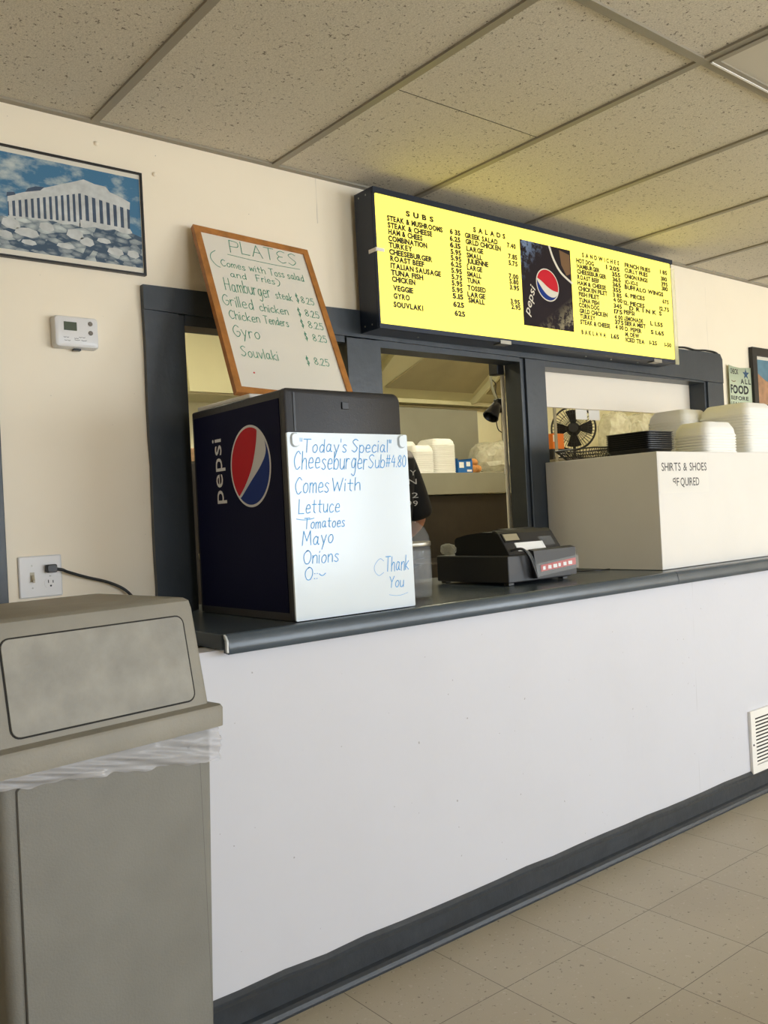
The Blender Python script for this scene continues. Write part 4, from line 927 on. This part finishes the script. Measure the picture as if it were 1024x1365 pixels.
# ceiling light
cl = thing('ceiling_light', (GX0 + 2.5 * G, -1.83, H), 'recessed square-lens ceiling light panel, switched off, top right of the view', 'ceiling light')
lx0, lx1, ly0, ly1 = GX0 + 2 * G + 0.0125, GX0 + 3 * G - 0.0125, -1.2158 - 1.2192 + 0.0125, -1.2158 - 0.0125
m = MB()
for lo, hi in (((lx0, ly0), (lx1, ly0 + 0.02)), ((lx0, ly1 - 0.02), (lx1, ly1)), ((lx0, ly0 + 0.02), (lx0 + 0.02, ly1 - 0.02)), ((lx1 - 0.02, ly0 + 0.02), (lx1, ly1 - 0.02))): m.box((lo[0], lo[1], H - 0.004), (hi[0], hi[1], H + 0.0065))
m.build('light_frame', 'grid', cl)
MB().box((lx0 + 0.002, ly1 - 0.007, H - 0.0065), (lx1 - 0.002, ly1 - 0.001, H - 0.004)).build('frame_lip', 'white', cl)
MB().box((lx0 + 0.02, ly0 + 0.02, H + 0.001), (lx1 - 0.02, ly1 - 0.02, H + 0.0065)).build('diffuser', mat('prismatic_diffuser', (196, 188, 168), 0.3), cl)

# ================================================================== KITCHEN BEHIND THE WINDOW
# valance board in the right opening and the two cards that hang from it
tag(MB().box((2.512, 0.0795, 1.640), (3.775, 0.096, 1.828), 0.002).build('valance_board', 'valance'), 'plain white board closing the top of the right-hand window bay', 'board')
for i, (a, l) in enumerate(((2.846, 'left of the two small white cards hanging in front of the fan'), (2.940, 'right of the two small white cards hanging in front of the fan'))):
    m = MB(); m.box((a, 0.098, 1.594), (a + 0.080, 0.1, 1.652)); tag(m.build('hanging_card', 'paper'), l, 'card')
# shelf over the range
sh = thing('steel_shelf', (3.7, 2.05, 1.32), 'stainless steel shelf with a deep front lip along the kitchen back wall', 'shelf')
MB().box((2.2, 1.905, 1.452), (4.60, 2.285, 1.466)).build('shelf_top', 'steel', sh)
MB().box((2.2, 1.895, 1.322), (4.60, 1.906, 1.468), 0.002).build('front_lip', 'dullsteel', sh)
tag(MB().box((2.25, 2.278, 1.48), (4.41, 2.297, 1.962)).build('splash_panel', 'dullsteel'), 'grey steel splash panel on the wall above the kitchen shelf', 'panel')
rn = thing('cooking_range', (3.5, 2.0, 0), 'dark greasy cooking range below the steel shelf', 'cooking range')
MB().box((2.2, 1.93, 0.9), (4.60, 2.24, 1.318), 0.005).build('range_back', 'darksteel', rn)
m = MB(); m.box((2.2, 1.45, 0.10), (4.60, 2.24, 0.90), 0.01); m.build('range_body', 'darksteel', rn)
for x in (2.3, 4.5): MB().box((x - 0.03, 1.5, 0), (x + 0.03, 1.56, 0.10)).build('leg', 'black', rn)
for i in range(6): MB().lathe([(0.022, 0), (0.02, -0.03)], (2.5 + 0.36 * i, 1.45, 0.82), 14, 'Y').build('control_knob', 'black', rn)
# extractor hood: slanted inside with ribs and two filter panels
hd = thing('extractor_hood', (4.0, 1.8, 1.98), 'cream painted extractor hood with slanted panels above the kitchen shelf', 'extractor hood')
hz = lambda y: 2.02 + (2.26 - y) * 0.62
m = MB(); m.prism([(2.29, 2.005), (2.29, 2.60), (1.30, 2.66), (1.30, hz(1.30)), (2.255, hz(2.255)), (2.255, 2.005)], 'X', 3.12, 4.62); m.build('hood_panel', 'hood', hd)
for x in (3.14, 3.262, 4.32, 4.6):
    m = MB(); m.prism([(2.285, 1.995), (2.285, 2.03), (1.35, hz(1.35) + 0.01), (1.35, hz(1.35) - 0.05), (2.18, 2.01)], 'X', x - 0.012, x + 0.012); m.build('hood_rib', 'hood', hd)
for x0, x1 in ((3.42, 4.26), (4.40, 4.58)):
    m = MB(); f0 = lambda y: hz(y) - 0.012
    m.loft([[(x0, 2.16, f0(2.16)), (x1, 2.16, f0(2.16)), (x1 - 0.04, 1.55, f0(1.55)), (x0 + (0.30 if x1 - x0 > 0.5 else 0.05), 1.55, f0(1.55))], [(x0, 2.16, f0(2.16) + 0.011), (x1, 2.16, f0(2.16) + 0.011), (x1 - 0.04, 1.55, f0(1.55) + 0.011), (x0 + (0.30 if x1 - x0 > 0.5 else 0.05), 1.55, f0(1.55) + 0.011)]])
    m.build('filter_panel', 'hooddark', hd)
MB().box((3.12, 2.235, 1.990), (4.62, 2.298, 2.018), 0.003).build('drip_rail', 'hood', hd)
m = MB(); m.tube([(2.3, 2.285, 1.978), (4.62, 2.285, 1.972)], 0.010, 8); tag(m.build('gas_pipe', 'hooddark', smooth=60), 'thin pipe along the wall below the extractor hood', 'pipe')
# cream cupboard seen through the left bay
cb = thing('wall_cupboard', (2.0, 2.1, 1.96), 'pale cream wall cupboard seen through the left window bay', 'cupboard')
MB().box((1.80, 2.00, 1.935), (3.0, 2.298, 2.68), 0.004).build('carcass', 'kwall', cb)
m = MB(); m.loft([[(1.865, 1.975, 1.945), (2.98, 1.975, 1.945), (2.98, 1.975, 2.66), (1.815, 1.975, 2.66)], [(1.865, 1.999, 1.945), (2.98, 1.999, 1.945), (2.98, 1.999, 2.66), (1.815, 1.999, 2.66)]]); m.build('door', 'hood', cb)
tag(MB().box((0.9, 1.55, 0.0), (2.0, 2.2, 1.52), 0.01).build('tall_appliance', 'darksteel'), 'dark tall kitchen appliance seen left of the navy cooler', 'appliance')
pp = MB(); pp.box((1.70, 1.62, 1.521), (1.98, 1.80, 1.60), 0.01); tag(pp.build('food_packet', mat('pink_speckled_packet', (222, 182, 150), 0.6, var=0.25, vscale=40)), 'pinkish packet lying on the dark appliance behind the left casing', 'packet')
m = MB(); m.loft([[(0.925, 0.125, 1.105), (0.940, 0.125, 1.105), (0.957, 0.125, 0.9395), (0.948, 0.125, 0.9395)], [(0.925, 0.13, 1.105), (0.940, 0.13, 1.105), (0.957, 0.13, 0.9395), (0.948, 0.13, 0.9395)]])
tag(m.build('paper_slip', 'toggle'), 'narrow pale slip standing upright behind the navy cooler by the left casing', 'slip')
# cartons and bags on the shelf
SHZ = 1.4685
def kstack(x, y, w_, n, label, hh=0.05, pitch=0.0125):
    t = MB(); rings = []
    for k, z in ((1.0, 0.0), (1.0, 0.006), (0.965, 0.009), (0.925, hh * 0.6), (0.80, hh * 0.93), (0.74, hh)): rings.append([(a, b, z) for a, b in rrect(-w_ / 2 * k, -w_ / 2 * k, w_ / 2 * k, w_ / 2 * k, 0.03 * k, 3)])
    t.loft(rings[::-1] + shell(rings, 0.004)); o0 = tag(t.build('foam_container', 'foam', smooth=35), 'white foam container nested in the ' + label, 'food container', 'foam containers of the ' + label)
    for i in range(n):
        o = o0 if i == 0 else o0.copy()
        if i: COL.objects.link(o)
        o.location = (x + random.uniform(-.0003, .0003), y + random.uniform(-.0003, .0003), SHZ + 0.0003 + i * pitch)
        if i == n - 1: o['label'] = 'topmost white foam container of the ' + label; del o['group']
kstack(3.525, 2.005, 0.190, 12, 'front stack on the kitchen shelf')
kstack(3.735, 2.030, 0.205, 16, 'tallest stack on the kitchen shelf')
kstack(3.565, 2.180, 0.150, 16, 'half-hidden rear stack on the kitchen shelf', 0.045)
bb = thing('blue_carton', (3.91, 2.0, SHZ), 'open blue carton with white labels on the kitchen shelf', 'carton')
m = MB()
for lo, hi in (((3.845, 1.93, SHZ), (3.985, 1.934, SHZ + 0.085)), ((3.845, 2.066, SHZ), (3.985, 2.07, SHZ + 0.09)), ((3.845, 1.934, SHZ), (3.849, 2.066, SHZ + 0.10)), ((3.981, 1.934, SHZ), (3.985, 2.066, SHZ + 0.10)), ((3.849, 1.934, SHZ), (3.981, 2.066, SHZ + 0.004))): m.box(lo, hi)
m.build('carton_wall', 'bluebox', bb)
m = MB(); m.box((3.856, 1.928, SHZ + 0.035), (3.900, 1.9298, SHZ + 0.074)); m.box((3.925, 1.928, SHZ + 0.045), (3.962, 1.9298, SHZ + 0.076)); m.box((3.93, 1.928, SHZ + 0.008), (3.975, 1.9298, SHZ + 0.022)); m.build('white_label', 'labelpaper', bb)
m = MB()
for i, (x, y, z, r_) in enumerate([(3.96, 2.16, .03, .05), (4.02, 1.96, .03, .034), (4.07, 1.97, .03, .033), (4.045, 1.98, .075, .034), (4.11, 2.02, .032, .034), (4.09, 2.03, .078, .03)][1:]):
    t = bmesh.new(); bmesh.ops.create_icosphere(t, subdivisions=2, radius=r_); m.add(t, Matrix.Translation((x, y, SHZ + z)) @ Matrix.Diagonal((1, 1, 0.85, 1)))
bn = m.build('bread_roll_bag', 'bun', smooth=60); tag(bn, 'bag of orange-brown bread rolls beside the blue carton on the shelf', 'bread')
m = MB(); m.add(crumple((4.15, 1.912, SHZ + 0.001), (4.56, 2.22, SHZ + 0.245), 3, 5))
tag(m.build('plastic_bag', 'clearfilm', smooth=25), 'large crinkled clear plastic bag on the kitchen shelf', 'bag')
# conduit, junction box and hanging clip lamp by the second post
m = MB(); m.tube([(2.388, 0.118, 0.9395), (2.383, 0.112, 1.50), (2.380, 0.110, 1.80)], 0.009, 10); m.lathe([(0.012, 0), (0.012, 0.035)], (2.380, 0.110, 1.780), 12)
m.lathe([(0.012, 0), (0.012, 0.03)], (2.385, 0.115, 1.35), 12)
tag(m.build('conduit', 'white', smooth=40), 'white plastic conduit running down behind the second post', 'conduit')
tag(MB().box((2.325, 0.085, 1.768), (2.368, 0.135, 1.834), 0.003).build('junction_box', 'black'), 'small black box under the window head beside the conduit', 'junction box')
lp = thing('clip_lamp', (2.37, 0.14, 1.62), 'black clip lamp hanging from wires beside the second post', 'lamp')
m = MB(); ax_ = Vector((-0.62, 0.0, -0.78)).normalized(); s_ = ax_.cross(Vector((0, 1, 0))).normalized(); c0 = Vector((2.385, 0.15, 1.655)); rings = []
for t_, r_ in ((0, 0.012), (0.008, 0.020), (0.03, 0.024), (0.075, 0.036), (0.079, 0.033), (0.05, 0.024)):
    rings.append([c0 + ax_ * t_ + (s_ * math.cos(2 * math.pi * k / 16) + Vector((0, 1, 0)) * math.sin(2 * math.pi * k / 16)) * r_ for k in range(16)])
m.loft(rings); m.build('lamp_shade', 'black', lp, smooth=40)
MB().box((2.375, 0.135, 1.615), (2.405, 0.165, 1.675), 0.004).build('clamp', 'black', lp)
m = MB(); m.tube(spline([(2.335, 0.13, 1.774), (2.338, 0.14, 1.755), (2.36, 0.145, 1.70), (2.385, 0.15, 1.668)], 6), 0.006, 8); m.build('arm', 'hood', lp, smooth=50)
m = MB(); m.tube(spline([(2.345, 0.135, 1.752), (2.37, 0.14, 1.735), (2.372, 0.145, 1.70), (2.392, 0.15, 1.67)], 6), 0.0022, 6); m.tube(spline([(2.378, 0.15, 1.61), (2.372, 0.15, 1.58), (2.380, 0.15, 1.545), (2.396, 0.145, 1.53)], 6), 0.0022, 6); m.build('wire', 'black', lp, smooth=50)
# wire rack with the fan and stores, seen over the white box
rk = thing('wire_rack', (5.4, 2.0, 0), 'wire shelving rack along the kitchen wall behind the window', 'rack')
for x in (4.645, 6.9):
    for y in (1.72, 2.24):
        m = MB(); m.tube([(x, y, 0.0), (x, y, 2.05)], 0.012, 10); m.build('post', 'steel', rk, smooth=50)
for z in (1.545, 0.9):
    m = MB()
    for y in (1.70, 2.26): m.tube([(4.635, y, z), (6.92, y, z)], 0.006, 6); m.tube([(4.635, y, z - 0.03), (6.92, y, z - 0.03)], 0.004, 6)
    for i in range(75): m.tube([(4.70 + i * 0.03, 1.70, z + 0.004), (4.70 + i * 0.03, 2.26, z + 0.004)], 0.0025, 4)
    for i in range(45): m.tube([(4.70 + i * 0.05, 1.70, z - 0.03), (4.725 + i * 0.05, 1.70, z), (4.75 + i * 0.05, 1.70, z - 0.03)], 0.0025, 4)
    m.build('wire_shelf', 'steel', rk)
fx, fy, fz, fr = 0.0, 0.0, 0.248, 0.168
fn = thing('desk_fan', (5.075, 1.90, 1.552), 'black round cage fan on the kitchen rack behind the white cards', 'fan', rz=R(-51.5))
m = MB(); ring = lambda r_, y, t_: m.tube([(fx + r_ * math.cos(2 * math.pi * k / 40), y, fz + r_ * math.sin(2 * math.pi * k / 40)) for k in range(41)], t_, 6)
ring(fr, fy, 0.007); ring(fr * 0.97, fy - 0.03, 0.003); ring(fr * 0.66, fy - 0.05, 0.002); ring(fr * 0.35, fy - 0.055, 0.002)
for k in range(40):
    a = 2 * math.pi * k / 40; m.tube([(fx + 0.03 * math.cos(a), fy - 0.056, fz + 0.03 * math.sin(a)), (fx + fr * 0.7 * math.cos(a), fy - 0.05, fz + fr * 0.7 * math.sin(a)), (fx + fr * math.cos(a), fy, fz + fr * math.sin(a))], 0.0016, 4)
    m.tube([(fx + 0.06 * math.cos(a), fy + 0.06, fz + 0.06 * math.sin(a)), (fx + fr * math.cos(a), fy, fz + fr * math.sin(a))], 0.0016, 4)
m.build('cage', 'black', fn, local=True)
MB().lathe([(0.034, -0.058), (0.036, -0.05), (0.03, -0.045)], (fx, fy, fz), 20, 'Y').build('badge', 'black', fn, local=True, smooth=40)
for k in range(4):
    a0 = 2 * math.pi * k / 4; m = MB(); rows = []
    for r_, tw in ((0.025, 0.5), (0.08, 0.4), (0.145, 0.3)):
        rows.append([(fx + r_ * math.cos(a0 + w_), fy - 0.01 + tw * 0.05 * w_, fz + r_ * math.sin(a0 + w_)) for w_ in (-0.4, -0.2, 0, 0.2, 0.4)])
    m.loft(rows, False, False, closed=False); o = m.build('blade', 'blackmatt', fn, local=True); s2 = o.modifiers.new('thick', 'SOLIDIFY'); s2.thickness = 0.003
MB().lathe([(0.035, 0.0), (0.05, 0.02), (0.055, 0.08), (0.04, 0.10)], (fx, fy, fz), 20, 'Y').build('motor', 'black', fn, local=True, smooth=40)
m = MB(); m.tube([(fx, fy + 0.05, 0.004), (fx, fy + 0.05, fz - 0.03)], 0.012, 10); m.lathe([(0.08, 0), (0.085, 0.01), (0.05, 0.03), (0.015, 0.035)], (fx, fy + 0.05, 0.0005), 24); m.build('stand', 'black', fn, local=True, smooth=50)
oc = thing('orange_carton', (4.845, 1.90, 1.552), 'orange carton standing on a dark box at the left end of the rack', 'carton')
MB().box((4.775, 1.86, 1.636), (4.905, 2.0, 1.752), 0.002).build('carton_body', 'orange', oc); MB().box((4.78, 1.858, 1.69), (4.815, 1.8598, 1.74)).build('carton_label', 'paper', oc)
dk = thing('dark_box', (4.845, 1.93, 1.552), 'small dark box with a white label under the orange carton', 'box')
MB().box((4.77, 1.855, 1.553), (4.91, 2.01, 1.635), 0.002).build('box_body', 'blackmatt', dk); MB().box((4.785, 1.853, 1.575), (4.845, 1.8548, 1.605)).build('box_label', 'paper', dk); MB().box((4.855, 1.853, 1.575), (4.90, 1.8548, 1.605)).build('box_label', 'paper', dk)
m = MB(); m.add(crumple((5.55, 1.85, 1.553), (5.85, 2.1, 1.98), 3, 9)); tag(m.build('container_bag', 'clearfilm', smooth=25), 'left clear plastic bag of containers on the rack behind the black trays', 'bag')
m = MB(); m.add(crumple((5.86, 1.82, 1.553), (6.22, 2.12, 1.97), 3, 12)); tag(m.build('container_bag', 'clearfilm', smooth=25), 'right clear plastic bag of containers on the rack beside the brown cardboard', 'bag')
cbx = thing('cardboard_box', (6.32, 1.92, 1.553), 'brown cardboard box with open flaps at the right end of the rack', 'cardboard box')
m = MB(); m.box((6.235, 1.86, 1.553), (6.50, 2.10, 1.88), 0.002); m.build('box_body', 'brown', cbx)
m = MB(); m.loft([[(6.235, 1.858, 1.88), (6.50, 1.858, 1.88), (6.53, 1.80, 1.98), (6.205, 1.80, 1.98)], [(6.235, 1.862, 1.88), (6.50, 1.862, 1.88), (6.53, 1.804, 1.98), (6.205, 1.804, 1.98)]]); m.build('flap', 'brown', cbx)

# ================================================================== THE COOK (seen from behind, mostly hidden by the cooler)
pe = thing('person', (2.125, 0.72, 0), 'person in a black printed T-shirt seen from behind in the kitchen', 'person')
def skin_mesh(name, nodes, edges, m_, parent, root=0, sub=2):
    me = D.meshes.new(name); me.from_pydata([n_[0] for n_ in nodes], edges, []); me.update()
    off = parent.location
    for v in me.vertices: v.co -= off
    o = D.objects.new(name, me); COL.objects.link(o); o.parent = parent
    sk = o.modifiers.new('skin', 'SKIN'); sk.use_smooth_shade = True
    for i, n_ in enumerate(nodes):
        r_ = n_[1]; me.skin_vertices[0].data[i].radius = r_ if isinstance(r_, tuple) else (r_, r_)
        me.skin_vertices[0].data[i].use_root = (i == root)
    sb_ = o.modifiers.new('sub', 'SUBSURF'); sb_.levels = sub; sb_.render_levels = sub
    me.materials.append(M[m_]); return o
px, py = 2.125, 0.72
B = [((px, py, 0.98), (.15, .10)), ((px, py, 1.15), (.145, .10)), ((px, py + .02, 1.32), (.140, .090)), ((px, py + .05, 1.44), (.070, .060)), ((px, py + .085, 1.53), .05), ((px, py + .13, 1.60), (.075, .085)), ((px, py + .15, 1.69), (.07, .085)),
     ((px + .175, py - .005, 1.415), .055), ((px + .255, py - .03, 1.17), .046), ((px + .20, py + .13, 1.045), .036), ((px + .13, py + .25, 1.06), .026), ((px + .10, py + .31, 1.06), (.018, .036)),
     ((px - .175, py + .01, 1.415), .055), ((px - .24, py + .02, 1.17), .046), ((px - .18, py + .18, 1.06), .036), ((px - .10, py + .27, 1.06), .026), ((px - .06, py + .32, 1.06), (.018, .036)),
     ((px + .09, py, 0.86), .085), ((px + .10, py + .01, 0.50), .058), ((px + .10, py - .01, 0.12), .042), ((px + .11, py + .10, 0.045), .04),
     ((px - .09, py, 0.86), .085), ((px - .10, py + .01, 0.50), .058), ((px - .10, py - .01, 0.12), .042), ((px - .11, py + .10, 0.045), .04)]
E_ = [(0, 1), (1, 2), (2, 3), (3, 4), (4, 5), (5, 6), (2, 7), (7, 8), (8, 9), (9, 10), (10, 11), (2, 12), (12, 13), (13, 14), (14, 15), (15, 16), (0, 17), (17, 18), (18, 19), (19, 20), (0, 21), (21, 22), (22, 23), (23, 24)]
# fingers and thumbs
for wr, sx in ((11, 1), (16, -1)):
    w0 = B[wr][0]
    for k, ln in enumerate((0.9, 1.0, 0.95, 0.75)):
        i = len(B); oz = (1.5 - k) * 0.017
        B.append(((w0[0] - sx * 0.02, w0[1] + 0.05 * ln, w0[2] + oz), .0085)); B.append(((w0[0] - sx * 0.05, w0[1] + 0.075 * ln, w0[2] + oz * 1.1 - 0.006), .0075)); E_ += [(wr, i), (i, i + 1)]
    i = len(B); B.append(((w0[0] - sx * 0.035, w0[1] + 0.0, w0[2] + 0.035), .010)); B.append(((w0[0] - sx * 0.065, w0[1] + 0.03, w0[2] + 0.04), .008)); E_ += [(wr, i), (i, i + 1)]
for ex in (-1, 1):
    i = len(B); B.append(((px + ex * .082, py + .12, 1.632), (.010, .022))); B.append(((px + ex * .092, py + .108, 1.640), (.007, .016))); E_ += [(5, i), (i, i + 1)]
i = len(B); B.append(((px, py + .222, 1.612), .014)); E_.append((5, i))
skin_mesh('body', B, E_, 'skin', pe)
S_ = [((px, py, 0.80), (.195, .145)), ((px, py, 1.13), (.185, .138)), ((px, py + .015, 1.32), (.20, .135)), ((px, py + .055, 1.475), (.105, .092)),
      ((px + .185, py - .005, 1.44), .088), ((px + .245, py - .027, 1.215), .075), ((px + .258, py - .03, 1.165), .078), ((px - .185, py + .01, 1.44), .088), ((px - .235, py + .018, 1.20), .070)]
skin_mesh('t_shirt', S_, [(0, 1), (1, 2), (2, 3), (2, 4), (4, 5), (5, 6), (2, 7), (7, 8)], 'shirt', pe)
T_ = [((px, py, 1.06), (.172, .118)), ((px + .09, py, 0.82), .105), ((px + .10, py + .01, 0.48), .080), ((px + .10, py - .01, 0.08), .070), ((px - .09, py, 0.82), .105), ((px - .10, py + .01, 0.48), .080), ((px - .10, py - .01, 0.08), .070)]
skin_mesh('trousers', T_, [(0, 1), (1, 2), (2, 3), (0, 4), (4, 5), (5, 6)], 'jeans', pe)
for sx in (-1, 1):
    m = MB(); m.loft([[(px + sx * .105 + a, py + .04 + b, z) for a, b in rrect(-.045 * k, -.11 * k, .045 * k, .13 * k, .04 * k, 4)] for z, k in ((0.001, 1.0), (0.04, 1.0), (0.075, .85))]); m.build('shoe', 'black', pe, smooth=50)
t = bmesh.new(); bmesh.ops.create_uvsphere(t, u_segments=20, v_segments=14, radius=1.0)
m = MB(); m.add(t, Matrix.Translation((px, py + .125, 1.665)) @ Matrix.Diagonal((0.088, 0.100, 0.098, 1))); m.build('hair', 'hair', pe, smooth=60)
m = MB(); FP = lambda u, v: (u, py - 0.158, v)
FX = px + 0.02
for t_, a, b, z in (('CY', FX + .03, FX + .115, 1.375), ('IN', FX + .045, FX + .115, 1.335), ('112', FX + .04, FX + .12, 1.272), ('99', FX + .05, FX + .115, 1.235)):
    m = MB(); print_text(m, t_, a, b, z, 0.024, FP, 0.0, gap=0.15); m.build('shirt_print', 'shirtprint', pe)
